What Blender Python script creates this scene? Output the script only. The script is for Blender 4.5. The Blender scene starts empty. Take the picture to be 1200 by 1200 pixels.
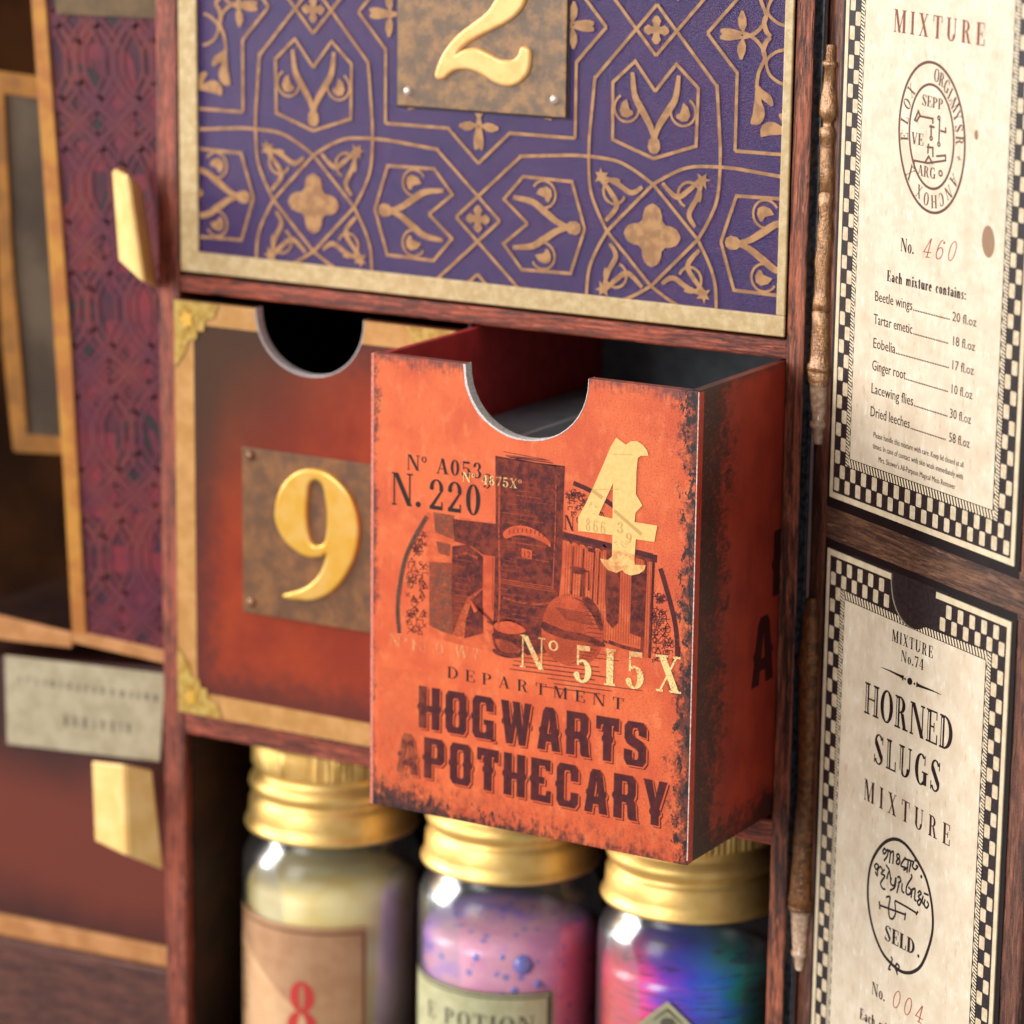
import bpy, math, random
from mathutils import Vector, Matrix
from mathutils.geometry import tessellate_polygon
random.seed(7)
scene = bpy.context.scene
COL = scene.collection
R = math.radians
MM = 0.001

# ------------------------------------------------------------------ camera
F_PX, W_PX = 3911.57, 1200.0
yaw, pit, rol = R(30.0966), R(13.037), R(.7047)
fw = Vector((-math.sin(yaw)*math.cos(pit), math.cos(yaw)*math.cos(pit), -math.sin(pit)))
r0 = Vector((math.cos(yaw), math.sin(yaw), 0)); u0 = r0.cross(fw)
rt = r0*math.cos(rol) + u0*math.sin(rol); up = -r0*math.sin(rol) + u0*math.cos(rol)
CAM = -fw*0.55
cd = bpy.data.cameras.new('camera'); cam = bpy.data.objects.new('camera', cd); COL.objects.link(cam)
cam.matrix_world = Matrix(((rt.x, up.x, -fw.x, CAM.x), (rt.y, up.y, -fw.y, CAM.y), (rt.z, up.z, -fw.z, CAM.z), (0, 0, 0, 1)))
cd.sensor_width = 36; cd.sensor_height = 36; cd.sensor_fit = 'HORIZONTAL'; cd.lens = F_PX/W_PX*36
cd.clip_start = .01; cd.clip_end = 20
cd.dof.use_dof = True; cd.dof.focus_distance = .499; cd.dof.aperture_fstop = 19
scene.camera = cam

# ------------------------------------------------------------------ light
world = bpy.data.worlds.new('World'); scene.world = world; world.use_nodes = True
bg = world.node_tree.nodes['Background']; bg.inputs[0].default_value = (.95, .96, 1, 1); bg.inputs[1].default_value = .33
def area(name, az, el, dist, sx, sy, power, col, target=(0, 0, .0)):
    l = bpy.data.lights.new(name, 'AREA'); l.shape = 'RECTANGLE'; l.size = sx; l.size_y = sy; l.energy = power; l.color = col
    o = bpy.data.objects.new(name, l); COL.objects.link(o)
    a, e = R(az), R(el); t = Vector(target)
    d = Vector((math.sin(a)*math.cos(e), -math.cos(a)*math.cos(e), math.sin(e)))
    o.location = t + d*dist; o.rotation_euler = d.to_track_quat('Z', 'Y').to_euler()
    return o
area('window_light_near', -18.5, 16, 1.5, .50, .95, 19.5, (1, .98, .94))
area('window_light_left', -72, 14, 1.3, .45, .8, 19, (1, .975, .945), (.05, 0, .07))
scene.view_settings.view_transform = 'Standard'; scene.view_settings.look = 'None'
scene.view_settings.exposure = 0; scene.view_settings.gamma = 1
cy = scene.cycles
cy.use_denoising = True; cy.max_bounces = 8; cy.transparent_max_bounces = 24; cy.transmission_bounces = 8
cy.caustics_reflective = False; cy.caustics_refractive = False; cy.sample_clamp_indirect = 6

# ------------------------------------------------------------------ frames (origin + axes; local x right, y inward, z up, in mm)
class Frame:
    def __init__(s, o, ex, ey):
        s.o = Vector(o)*MM; s.ex = Vector(ex).normalized(); s.ey = Vector(ey).normalized(); s.ez = s.ex.cross(s.ey)
        s.m = Matrix(((s.ex.x, s.ey.x, s.ez.x, s.o.x), (s.ex.y, s.ey.y, s.ez.y, s.o.y), (s.ex.z, s.ey.z, s.ez.z, s.o.z), (0, 0, 0, 1)))
    def at(s, px, py, y=0):                 # where the sight line through a photo pixel meets this plane
        d = rt*((px-600)/F_PX) - up*((py-600)/F_PX) + fw
        o = s.o + s.ey*y*MM
        p = CAM + d*((s.ey.dot(o-CAM))/(s.ey.dot(d))) - s.o
        return (p.dot(s.ex)/MM, p.dot(s.ez)/MM)
FC = Frame((0, 0, 0), (1, 0, 0), (0, 1, 0))
F9 = Frame((0, -2.2, 0), (1, 0, 0), (0, 1, 0))
F4 = Frame((0, -29.7, 0), (1, 0, 0), (0, 1, 0))
XR = 48.9
FS = Frame((XR, 0, 0), (0, 1, 0), (-1, 0, 0))
AW = R(33.09)
_h = FC.at(960, 600)
FW = Frame((_h[0], 0, 0), (math.cos(AW), -math.sin(AW), 0), (math.sin(AW), math.cos(AW), 0))

# ------------------------------------------------------------------ material expressions
def lin(c):
    return tuple(((v/255)/12.92 if v <= 10.3 else ((v/255+.055)/1.055)**2.4) for v in c[:3]) + (1,)
class V:
    def __init__(s, nt, sock): s.nt = nt; s.s = sock
    def _m(s, op, *a):
        n = s.nt.nodes.new('ShaderNodeMath'); n.operation = op
        for i, x in enumerate((s,)+a):
            if isinstance(x, V): s.nt.links.new(x.s, n.inputs[i])
            else: n.inputs[i].default_value = x
        return V(s.nt, n.outputs[0])
    def __add__(s, o): return s._m('ADD', o)
    __radd__ = __add__
    def __sub__(s, o): return s._m('SUBTRACT', o)
    def __rsub__(s, o): return (s*-1)+o
    def __mul__(s, o): return s._m('MULTIPLY', o)
    __rmul__ = __mul__
    def __truediv__(s, o): return s._m('DIVIDE', o)
    def abs(s): return s._m('ABSOLUTE')
    def min(s, o): return s._m('MINIMUM', o)
    def max(s, o): return s._m('MAXIMUM', o)
    def pow(s, o): return s._m('POWER', o)
    def fract(s): return s._m('FRACT')
    def sm(s, a, b):                          # smooth 0..1 between a and b (a may exceed b)
        n = s.nt.nodes.new('ShaderNodeMapRange'); n.interpolation_type = 'SMOOTHSTEP'; n.clamp = True
        lo, hi, t0, t1 = (a, b, 0, 1) if a < b else (b, a, 1, 0)
        s.nt.links.new(s.s, n.inputs[0])
        for i, x in ((1, lo), (2, hi), (3, t0), (4, t1)): n.inputs[i].default_value = x
        return V(s.nt, n.outputs[0])
class B:
    def __init__(s, name):
        s.m = bpy.data.materials.new(name); s.m.use_nodes = True; s.nt = s.m.node_tree
        s.nt.nodes.clear()
        tc = s.nt.nodes.new('ShaderNodeTexCoord'); sp = s.nt.nodes.new('ShaderNodeSeparateXYZ')
        s.nt.links.new(tc.outputs['Object'], sp.inputs[0])
        s.x, s.y, s.z = [V(s.nt, sp.outputs[i])*1000 for i in range(3)]
    def noise(s, sx, sy=None, sz=None, detail=3, rough=.55, off=0, dist=0):      # frequencies per mm
        sy = sx if sy is None else sy; sz = sx if sz is None else sz
        c = s.nt.nodes.new('ShaderNodeCombineXYZ')
        for i, v in enumerate((s.x*sx+off, s.y*sy+off*.7, s.z*sz-off*.4)): s.nt.links.new(v.s, c.inputs[i])
        n = s.nt.nodes.new('ShaderNodeTexNoise'); n.inputs['Scale'].default_value = 1
        n.inputs['Detail'].default_value = detail; n.inputs['Roughness'].default_value = rough; n.inputs['Distortion'].default_value = dist
        s.nt.links.new(c.outputs[0], n.inputs['Vector'])
        return V(s.nt, n.outputs[0])
    def vor(s, f):
        c = s.nt.nodes.new('ShaderNodeCombineXYZ')
        for i, v in enumerate((s.x*f, s.y*f, s.z*f)): s.nt.links.new(v.s, c.inputs[i])
        n = s.nt.nodes.new('ShaderNodeTexVoronoi'); n.inputs['Scale'].default_value = 1; s.nt.links.new(c.outputs[0], n.inputs['Vector'])
        return V(s.nt, n.outputs[0])
    def mix(s, f, a, b):
        n = s.nt.nodes.new('ShaderNodeMix'); n.data_type = 'RGBA'; n.clamp_factor = True
        for i, x in ((0, f), (6, a), (7, b)):
            if isinstance(x, V): s.nt.links.new(x.s, n.inputs[i])
            elif isinstance(x, tuple): n.inputs[i].default_value = lin(x)
            else: n.inputs[i].default_value = x
        return V(s.nt, n.outputs[2])
    def ramp(s, f, *st):
        n = s.nt.nodes.new('ShaderNodeValToRGB'); e = n.color_ramp.elements
        while len(e) < len(st): e.new(.5)
        for k, (p, c) in zip(e, st): k.position = p; k.color = lin(c)
        s.nt.links.new(f.s, n.inputs[0]); return V(s.nt, n.outputs[0])
    def out(s, col, rough=.5, metal=0, bump=None, bd=.1, alpha=None, coat=0, crough=.2, spec=.5, aniso=0):
        p = s.nt.nodes.new('ShaderNodeBsdfPrincipled')
        def put(k, v):
            if isinstance(v, V): s.nt.links.new(v.s, p.inputs[k])
            elif isinstance(v, tuple): p.inputs[k].default_value = lin(v)
            else: p.inputs[k].default_value = v
        put('Base Color', col); put('Roughness', rough); put('Metallic', metal); put('Coat Weight', coat*.5 if coat < .45 else coat); put('Coat Roughness', crough)
        put('Specular IOR Level', spec); put('Anisotropic', aniso)
        if bump is not None:
            b = s.nt.nodes.new('ShaderNodeBump'); b.inputs['Distance'].default_value = bd*MM; b.inputs['Strength'].default_value = 1
            s.nt.links.new(bump.s, b.inputs['Height']); s.nt.links.new(b.outputs[0], p.inputs['Normal'])
            s.nt.links.new(b.outputs[0], p.inputs['Coat Normal'])
        o = s.nt.nodes.new('ShaderNodeOutputMaterial'); last = p.outputs[0]
        if alpha is not None:
            t = s.nt.nodes.new('ShaderNodeBsdfTransparent'); mx = s.nt.nodes.new('ShaderNodeMixShader')
            if isinstance(alpha, V): s.nt.links.new(alpha.s, mx.inputs[0])
            else: mx.inputs[0].default_value = alpha
            s.nt.links.new(t.outputs[0], mx.inputs[1]); s.nt.links.new(last, mx.inputs[2]); last = mx.outputs[0]
        s.nt.links.new(last, o.inputs[0]); return s.m

def m_wood(name, axis, base=(74, 46, 42), warm=(150, 84, 68), dark=(24, 16, 16), rough=.36, k=1.0, off=0):
    b = B(name); ax = 'xyz'.index(axis)
    def fr(f, l): q = [f]*3; q[ax] = l; return q
    n1 = b.noise(*fr(.75, .07), detail=5, rough=.65, off=3+off, dist=1.2); n2 = b.noise(*fr(1.0, .035), detail=5, rough=.6, off=11+off, dist=.9)
    n3 = b.noise(.11, off=5+off, detail=3); n4 = b.noise(*fr(3.2, .5), detail=5, rough=.7, off=21+off, dist=.5); n5 = b.noise(*fr(1.9, .2), detail=4, off=31+off, dist=.8)
    c = b.mix(n1.sm(.38, .62)*(.1+n3*1.5), base, warm)
    c = b.mix(n5.sm(.52, .68)*.6, c, (min(255, warm[0]+30), min(255, warm[1]+28), min(255, warm[2]+26)))
    c = b.mix(n4.sm(.5, .68)*.7, c, (base[0]*.6, base[1]*.55, base[2]*.6))
    c = b.mix((n2-.5).abs().sm(.028, .008)*.9*k, c, dark); c = b.mix(n2.sm(.57, .66)*.7*k, c, dark)
    c = b.mix(b.noise(4.5, detail=3, rough=.7, off=off).sm(.56, .72)*.18, c, (214, 160, 130))
    g = b.noise(6, detail=3, rough=.7)
    return b.out(c, n1*.25+rough, bump=n4*.5+g*.8, bd=.09, coat=.12, crough=.3, spec=.3)
def m_plain(name, c, c2=None, f=.5, rough=.5, metal=0, bump=0, bf=6, coat=0, alpha=None, spec=.28, crough=.2):
    b = B(name); n = b.noise(f, detail=4)
    col = b.mix(n.sm(.35, .65), c, c2) if c2 else c
    return b.out(col, rough, metal, bump=b.noise(bf, detail=3) if bump else None, bd=bump, coat=coat, alpha=alpha, spec=spec, crough=crough)
def m_ink(name, c, wear=.36, f=3.2, soft=.06, rough=.45, strength=1, c2=None, cf=.35):
    b = B(name); n = b.noise(f, detail=5, rough=.7, off=2)*.75+b.noise(.25, detail=2, off=9)*.25
    return b.out(b.mix(b.noise(cf, detail=3, off=4).sm(.4, .6), c, c2) if c2 else c, rough, alpha=n.sm(wear-soft, wear+soft)*strength, spec=.25)

# ------------------------------------------------------------------ mesh building
class Mesh:
    def __init__(s): s.v = []; s.f = []; s.k = 0
    def quad(s, *p):
        i = len(s.v); s.v += [tuple(q) for q in p]; s.f.append(tuple(range(i, i+len(p)))); return s
    def box(s, x0, x1, y0, y1, z0, z1):
        i = len(s.v)
        s.v += [(x, y, z) for x in (x0, x1) for y in (y0, y1) for z in (z0, z1)]
        for q in ((0, 1, 3, 2), (4, 6, 7, 5), (0, 4, 5, 1), (2, 3, 7, 6), (0, 2, 6, 4), (1, 5, 7, 3)): s.f.append(tuple(i+a for a in q))
        return s
    def flat(s, loops, y):                    # filled print outline facing the viewer (-y)
        if not isinstance(loops[0][0], (tuple, list)): loops = [loops]
        s.k += 1; yy = y-.002*(s.k % 7)
        vs = [p for l in loops for p in l]
        tris = tessellate_polygon([[Vector((p[0], p[1], 0)) for p in l] for l in loops])
        i = len(s.v); s.v += [(p[0], yy, p[1]) for p in vs]
        for t in tris:
            a, b, c = [vs[j] for j in t]
            ar = (b[0]-a[0])*(c[1]-a[1])-(b[1]-a[1])*(c[0]-a[0])
            s.f.append(tuple(i+j for j in (t if ar > 0 else t[::-1])))
        return s
    def stroke(s, pts, w, y, closed=False, taper=None):
        n = len(pts); L = []; Rr = []
        for i in range(n):
            a = pts[i-1] if (i > 0 or closed) else pts[0]; c = pts[(i+1) % n] if (i < n-1 or closed) else pts[-1]; b = pts[i]
            d0 = Vector((b[0]-a[0], b[1]-a[1])); d1 = Vector((c[0]-b[0], c[1]-b[1]))
            if d0.length < 1e-9: d0 = d1
            if d1.length < 1e-9: d1 = d0
            d0 = d0.normalized(); d1 = d1.normalized(); t = (d0+d1)
            t = t.normalized() if t.length > 1e-6 else d0
            nn = Vector((-t.y, t.x)); ml = 1/max(.45, nn.dot(Vector((-d0.y, d0.x))))
            h = w/2*ml*(taper(i/(n-1)) if taper else 1)
            L.append((b[0]+nn.x*h, b[1]+nn.y*h)); Rr.append((b[0]-nn.x*h, b[1]-nn.y*h))
        s.k += 1; yy = y-.002*(s.k % 7); i0 = len(s.v)
        for l, r in zip(L, Rr): s.v += [(l[0], yy, l[1]), (r[0], yy, r[1])]
        for i in range(n if closed else n-1):
            a, b = i0+2*i, i0+2*((i+1) % n); s.f.append((a, a+1, b+1, b))
        return s
    def prism(s, pts, y0, y1):                # pts counter-clockwise or not; convex or concave
        a = sum(p[0]*q[1]-q[0]*p[1] for p, q in zip(pts, pts[1:]+pts[:1]))
        if a < 0: pts = pts[::-1]
        i = len(s.v); n = len(pts)
        s.v += [(p[0], y0, p[1]) for p in pts]+[(p[0], y1, p[1]) for p in pts]
        s.f.append(tuple(range(i, i+n))); s.f.append(tuple(range(i+2*n-1, i+n-1, -1)))
        for k in range(n): s.f.append((i+k, i+n+k, i+n+(k+1) % n, i+(k+1) % n))
        return s
    def lathe(s, prof, cx, cy, seg=72, mod=None, a0=0, a1=360):
        i = len(s.v); full = a1-a0 >= 360; m = seg if full else seg+1
        for j in range(m):
            a = R(a0+(a1-a0)*j/seg)
            for q, (r, z) in enumerate(prof):
                rr = mod(r, z, a, q) if mod else r
                s.v.append((cx+rr*math.sin(a), cy-rr*math.cos(a), z))
        n = len(prof)
        for j in range(seg):
            j2 = (j+1) % m if full else j+1
            for k in range(n-1): s.f.append((i+j*n+k, i+j2*n+k, i+j2*n+k+1, i+j*n+k+1))
        return s
    def build(s, name, mat, parent=None, smooth=False, bevel=0, clip=None, wrap=None, seg=2, cut=None, normals=False):
        me = bpy.data.meshes.new(name)
        vs = s.v
        if wrap:                              # roll the flat sheet round an upright cylinder
            cx, cy_, r = wrap
            vs = [(cx+(r-y)*math.sin(x/r), cy_-(r-y)*math.cos(x/r), z) for x, y, z in vs]
        me.from_pydata([(x*MM, y*MM, z*MM) for x, y, z in vs], [], s.f); me.materials.append(mat)
        if clip:
            import bmesh
            bm = bmesh.new(); bm.from_mesh(me)
            x0, x1, z0, z1 = [c*MM for c in clip]
            for co, no in (((x0, 0, 0), (-1, 0, 0)), ((x1, 0, 0), (1, 0, 0)), ((0, 0, z0), (0, 0, -1)), ((0, 0, z1), (0, 0, 1))):
                bmesh.ops.bisect_plane(bm, geom=bm.verts[:]+bm.edges[:]+bm.faces[:], plane_co=co, plane_no=no, clear_outer=True)
            if cut:
                (ax_, az_), (bx_, bz_) = cut; bmesh.ops.bisect_plane(bm, geom=bm.verts[:]+bm.edges[:]+bm.faces[:], plane_co=(ax_*MM, 0, az_*MM), plane_no=(-(az_-bz_), 0, (ax_-bx_)), clear_outer=True)
            bm.to_mesh(me); bm.free()
        if normals:
            import bmesh
            bm = bmesh.new(); bm.from_mesh(me); bmesh.ops.remove_doubles(bm, verts=bm.verts[:], dist=1e-7)
            bmesh.ops.recalc_face_normals(bm, faces=bm.faces[:]); bm.to_mesh(me); bm.free()
        if smooth:
            for p in me.polygons: p.use_smooth = True
        o = bpy.data.objects.new(name, me); COL.objects.link(o); o.parent = parent
        if bevel:
            bv = o.modifiers.new('soft_edges', 'BEVEL'); bv.width = bevel*MM; bv.segments = seg; bv.limit_method = 'ANGLE'; bv.angle_limit = R(40)
        return o
def thing(name, fr, label, cat, group=None, kind=None):
    o = bpy.data.objects.new(name, None); COL.objects.link(o); o.matrix_world = fr.m; o.empty_display_size = .01
    o['label'] = label; o['category'] = cat
    if group: o['group'] = group
    if kind: o['kind'] = kind
    return o
def crom(p, n=8, closed=False):               # smooth curve through points
    out = []; N = len(p)
    for i in range(N if closed else N-1):
        a, b, c, d = [p[(i+k) % N] if closed else p[max(0, min(N-1, i+k))] for k in (-1, 0, 1, 2)]
        for j in range(n):
            t = j/n
            out.append(tuple(.5*(2*b[q]+(c[q]-a[q])*t+(2*a[q]-5*b[q]+4*c[q]-d[q])*t*t+(3*b[q]-a[q]-3*c[q]+d[q])*t**3) for q in (0, 1)))
    if not closed: out.append(tuple(p[-1][:2]))
    return out
def arc(cx, cy_, rx, ry, a0, a1, n=20): return [(cx+rx*math.cos(R(a0+(a1-a0)*i/n)), cy_+ry*math.sin(R(a0+(a1-a0)*i/n))) for i in range(n+1)]
def P(fr, *pts, y=0): return [fr.at(a, b, y) for a, b in pts]

def raised(name, loops, mat, parent, y, depth, bev):   # a numeral with rounded edges
    cu = bpy.data.curves.new(name, 'CURVE'); cu.dimensions = '2D'; cu.fill_mode = 'BOTH'
    for l in loops:
        sp = cu.splines.new('POLY'); sp.points.add(len(l)-1); sp.use_cyclic_u = True
        for q, p in zip(sp.points, l): q.co = (p[0]*MM, p[1]*MM, 0, 1)
    cu.extrude = depth*MM; cu.bevel_depth = bev*MM; cu.bevel_resolution = 3; cu.offset = -bev*MM*.6
    t = bpy.data.objects.new('tmp', cu); COL.objects.link(t)
    me = bpy.data.meshes.new_from_object(t.evaluated_get(bpy.context.evaluated_depsgraph_get()))
    bpy.data.objects.remove(t); bpy.data.curves.remove(cu)
    me.transform(Matrix.Translation((0, y*MM, 0)) @ Matrix.Rotation(R(90), 4, 'X'))
    me.name = name; me.materials.clear(); me.materials.append(mat)
    o = bpy.data.objects.new(name, me); COL.objects.link(o); o.parent = parent; return o

# ------------------------------------------------------------------ lettering
def rect(x0, y0, x1, y1): return [(x0, y0), (x1, y0), (x1, y1), (x0, y1)]
def dg(xb, xt, w, y0=0, y1=1): return [(xb, y0), (xb+w, y0), (xt+w, y1), (xt, y1)]
def ring(cx, cy_, rx, ry, tx, ty, a0=0, a1=360, n=26):
    o = arc(cx, cy_, rx, ry, a0, a1, n); i = arc(cx, cy_, rx-tx, ry-ty, a0, a1, n); return o+i[::-1]
def serif_glyph(c, T=.16, t=.045):
    st = lambda x, w=T, y0=0, y1=1, s=.06: [rect(x, y0, x+w, y1), rect(x-s, y0, x+w+s, y0+t), rect(x-s, y1-t, x+w+s, y1)]
    foot = lambda x, w, y=0, s=.07: [rect(x-s, y, x+w+s, y+t)]
    g = {
     'A': (.74, [dg(.06, .33, t), dg(.5, .27, T), rect(.16, .3, .55, .3+t)]+foot(.06, t)+foot(.5, T)),
     'B': (.66, st(.08)+[ring(.3, .75, .26, .25, T*.9, t, -90, 90), ring(.3, .27, .32, .27, T, t, -90, 90), rect(.2, 0, .31, t), rect(.2, .96, .31, 1), rect(.2, .5, .31, .54)]),
     'C': (.68, [ring(.38, .5, .33, .52, T, t, 50, 310), rect(.58, .66, .62, .98), rect(.6, .1, .63, .3)]),
     'D': (.74, st(.08)+[ring(.24, .5, .44, .5, T, t, -90, 90), rect(.2, 0, .25, t), rect(.2, 1-t, .25, 1)]),
     'E': (.64, st(.08)+[rect(.2, 0, .58, t), rect(.2, 1-t, .56, 1), rect(.2, .48, .42, .48+t), rect(.55, 0, .6, .3), rect(.53, .74, .57, 1), rect(.4, .36, .44, .64)]),
     'G': (.76, [ring(.38, .5, .33, .52, T, t, 50, 310), rect(.57, .66, .61, .98), rect(.52, .02, .52+T, .42), rect(.44, .4, .76, .4+t)]),
     'H': (.8, st(.08)+st(.56)+[rect(.2, .48, .6, .48+t)]),
     'I': (.34, st(.09)),
     'L': (.6, st(.08)+[rect(.2, 0, .55, t), rect(.52, 0, .57, .34)]),
     'M': (.92, st(.08, t)+st(.68)+[dg(.36, .09, T), dg(.38, .7, t)]),
     'N': (.82, st(.1, t)+[dg(.6, .1, T), rect(.66, 0, .66+t, 1), rect(.58, 1-t, .79, 1)]),
     'O': (.76, [ring(.38, .5, .34, .52, T, t)]),
     'P': (.64, st(.08)+[ring(.28, .73, .3, .27, T, t, -90, 90), rect(.2, .46, .29, .46+t), rect(.2, 1-t, .29, 1)]),
     'R': (.74, st(.08)+[ring(.28, .74, .28, .26, T*.9, t, -90, 90), rect(.2, .48, .29, .48+t), rect(.2, 1-t, .29, 1), dg(.48, .32, T*.9, 0, .5), rect(.44, 0, .72, t)]),
     'S': (.6, [ring(.29, .75, .23, .27, T*.6, t, 20, 200), ring(.3, .25, .24, .27, T*.6, t, -160, 20), [(.06, .66), (.17, .84), (.54, .3), (.43, .14)], rect(.49, .7, .53, .98), rect(.05, .02, .09, .3)]),
     'T': (.68, st(.26)+[rect(.02, 1-t, .66, 1), rect(.02, .72, .06, 1), rect(.62, .72, .66, 1)]),
     'U': (.76, [rect(.08, .26, .08+T, 1), rect(.6, .26, .6+t, 1), ring(.36, .3, .285, .32, T*.95, t, 180, 360)]+foot(.08, T, 1-t)+foot(.6, t, 1-t)),
     'V': (.72, [dg(.29, .06, T), dg(.36, .58, t)]+foot(.06, T, 1-t)+foot(.58, t, 1-t)),
     'W': (1., [dg(.22, .04, T), dg(.28, .44, t), dg(.6, .42, T), dg(.67, .86, t)]+foot(.05, T, 1-t)+foot(.84, t, 1-t)),
     'X': (.72, [dg(.48, .06, T), dg(.08, .56, t)]+foot(.06, T, 1-t)+foot(.56, t, 1-t)+foot(.08, t)+foot(.46, T)),
     'Y': (.72, [dg(.27, .05, T, .45, 1), dg(.38, .58, t, .45, 1), rect(.28, 0, .28+T, .48)]+foot(.05, T, 1-t)+foot(.58, t, 1-t)+foot(.28, T)),
     '0': (.6, [ring(.29, .5, .25, .52, T*.9, t)]),
     '1': (.38, st(.12)[:2]+[[(.04, .82), (.28, .82), (.28, 1), (.2, 1)]]),
     '2': (.6, [ring(.29, .72, .24, .3, T*.8, t, -20, 175), [(.52, .66), (.4, .6), (.06, .1), (.2, .12)], rect(.05, 0, .5, .13), rect(.47, 0, .51, .28), arc(.12, .72, .075, .075, 0, 330)]),
     '3': (.58, [ring(.28, .76, .21, .26, T*.8, t, -90, 170), ring(.27, .26, .25, .28, T*.9, t, -170, 90), arc(.12, .76, .07, .07, 0, 330), arc(.1, .22, .075, .075, 0, 330)]),
     '4': (.62, [rect(.34, 0, .34+T, 1), rect(.02, .25, .6, .25+t), dg(.02, .33, t, .25, 1), rect(.26, 0, .58, t)]),
     '5': (.58, [ring(.26, .3, .27, .32, T*.9, t, -165, 125), rect(.1, .46, .1+t, 1), rect(.1, .86, .48, 1), arc(.1, .2, .075, .075, 0, 330)]),
     '6': (.6, [ring(.3, .3, .25, .32, T*.9, t), ring(.38, .42, .33, .6, T*.8, t, 100, 180), arc(.45, .86, .07, .07, 0, 330)]),
     '7': (.56, [rect(.04, .87, .52, 1), [(.44, .88), (.52, .96), (.3, 0), (.14, 0)], rect(.04, .7, .08, 1)]),
     '8': (.6, [ring(.3, .76, .2, .26, T*.8, t), ring(.3, .26, .25, .28, T*.9, t)]),
     '9': (.6, [ring(.3, .7, .25, .32, T*.9, t), ring(.22, .58, .33, .6, T*.8, t, -80, 0), arc(.15, .14, .07, .07, 0, 330)]),
     'q': (.55, [ring(.26, .4, .2, .3, T*.8, t), rect(.38, -.28, .38+T*.8, .7)]),
     'a': (.5, [ring(.22, .2, .18, .21, T*.8, t, 60, 360), ring(.24, .46, .18, .2, T*.7, t, 0, 160), rect(.3, 0, .3+T*.9, .48)]),
     'c': (.46, [ring(.26, .32, .21, .34, T*.9, t, 50, 310), arc(.4, .5, .06, .06, 0, 330)]),
     'e': (.48, [ring(.25, .32, .21, .34, T*.9, t, 0, 320), rect(.1, .32, .45, .32+t)]),
     'h': (.58, [rect(.05, 0, .05+T, 1), ring(.3, .42, .2, .24, T*.9, t, 0, 150), rect(.36, 0, .5, .42), rect(0, 0, .25, t), rect(.31, 0, .55, t)]),
     'i': (.3, [rect(.07, 0, .07+T, .64), arc(.15, .85, .09, .09, 0, 330), rect(0, 0, .29, t)]),
     'm': (.84, [rect(.05, 0, .05+T, .64), ring(.28, .42, .18, .24, T*.85, t, 0, 150), rect(.33, 0, .46, .42), ring(.55, .42, .18, .24, T*.85, t, 0, 150), rect(.6, 0, .73, .42)]),
     'n': (.58, [rect(.05, 0, .05+T, .64), ring(.3, .42, .2, .24, T*.9, t, 0, 150), rect(.36, 0, .5, .42), rect(0, 0, .25, t), rect(.31, 0, .55, t)]),
     'o': (.52, [ring(.26, .32, .23, .34, T*.9, t)]),
     'r': (.44, [rect(.05, 0, .05+T, .64), ring(.3, .4, .16, .24, T*.6, t, 60, 160), arc(.36, .54, .07, .07, 0, 330), rect(0, 0, .27, t)]),
     's': (.42, [ring(.2, .47, .15, .19, T*.6, t, 20, 220), ring(.2, .17, .16, .19, T*.6, t, -160, 40), [(.07, .38), (.13, .52), (.35, .26), (.28, .12)]]),
     't': (.38, [rect(.1, .06, .1+T, .84), rect(0, .6, .34, .6+t), ring(.22, .1, .12, .12, t*2, t, 180, 330)]),
     'u': (.58, [rect(.05, .2, .05+T, .64), ring(.25, .2, .2, .22, T*.9, t, 180, 360), rect(.34, 0, .34+T, .64)]),
     'x': (.52, [dg(.3, .03, T, 0, .64), dg(.03, .38, t, 0, .64)]),
     '.': (.26, [arc(.11, .08, .09, .09, 0, 330, 10)]),
     ':': (.26, [arc(.11, .08, .09, .09, 0, 330, 10), arc(.11, .52, .09, .09, 0, 330, 10)]),
     'º': (.36, [ring(.17, .78, .15, .2, .07, .045)]),
     '*': (.4, [dg(.05, .25, .06, .5, .9), dg(.25, .05, .06, .5, .9), rect(.04, .68, .34, .72)]),
     '?': (.5, [ring(.24, .76, .2, .25, T*.7, t, -60, 170), rect(.22, .2, .3, .55), arc(.26, .07, .07, .07, 0, 330, 10)]),
     '+': (.5, [rect(.22, .2, .28, .8), rect(.05, .47, .45, .53)]),
     ' ': (.4, []), '-': (.4, [rect(.02, .4, .36, .46)]), ',': (.2, [arc(.08, .05, .07, .07, 0, 330, 8)]),
    }
    return g[c]
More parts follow.
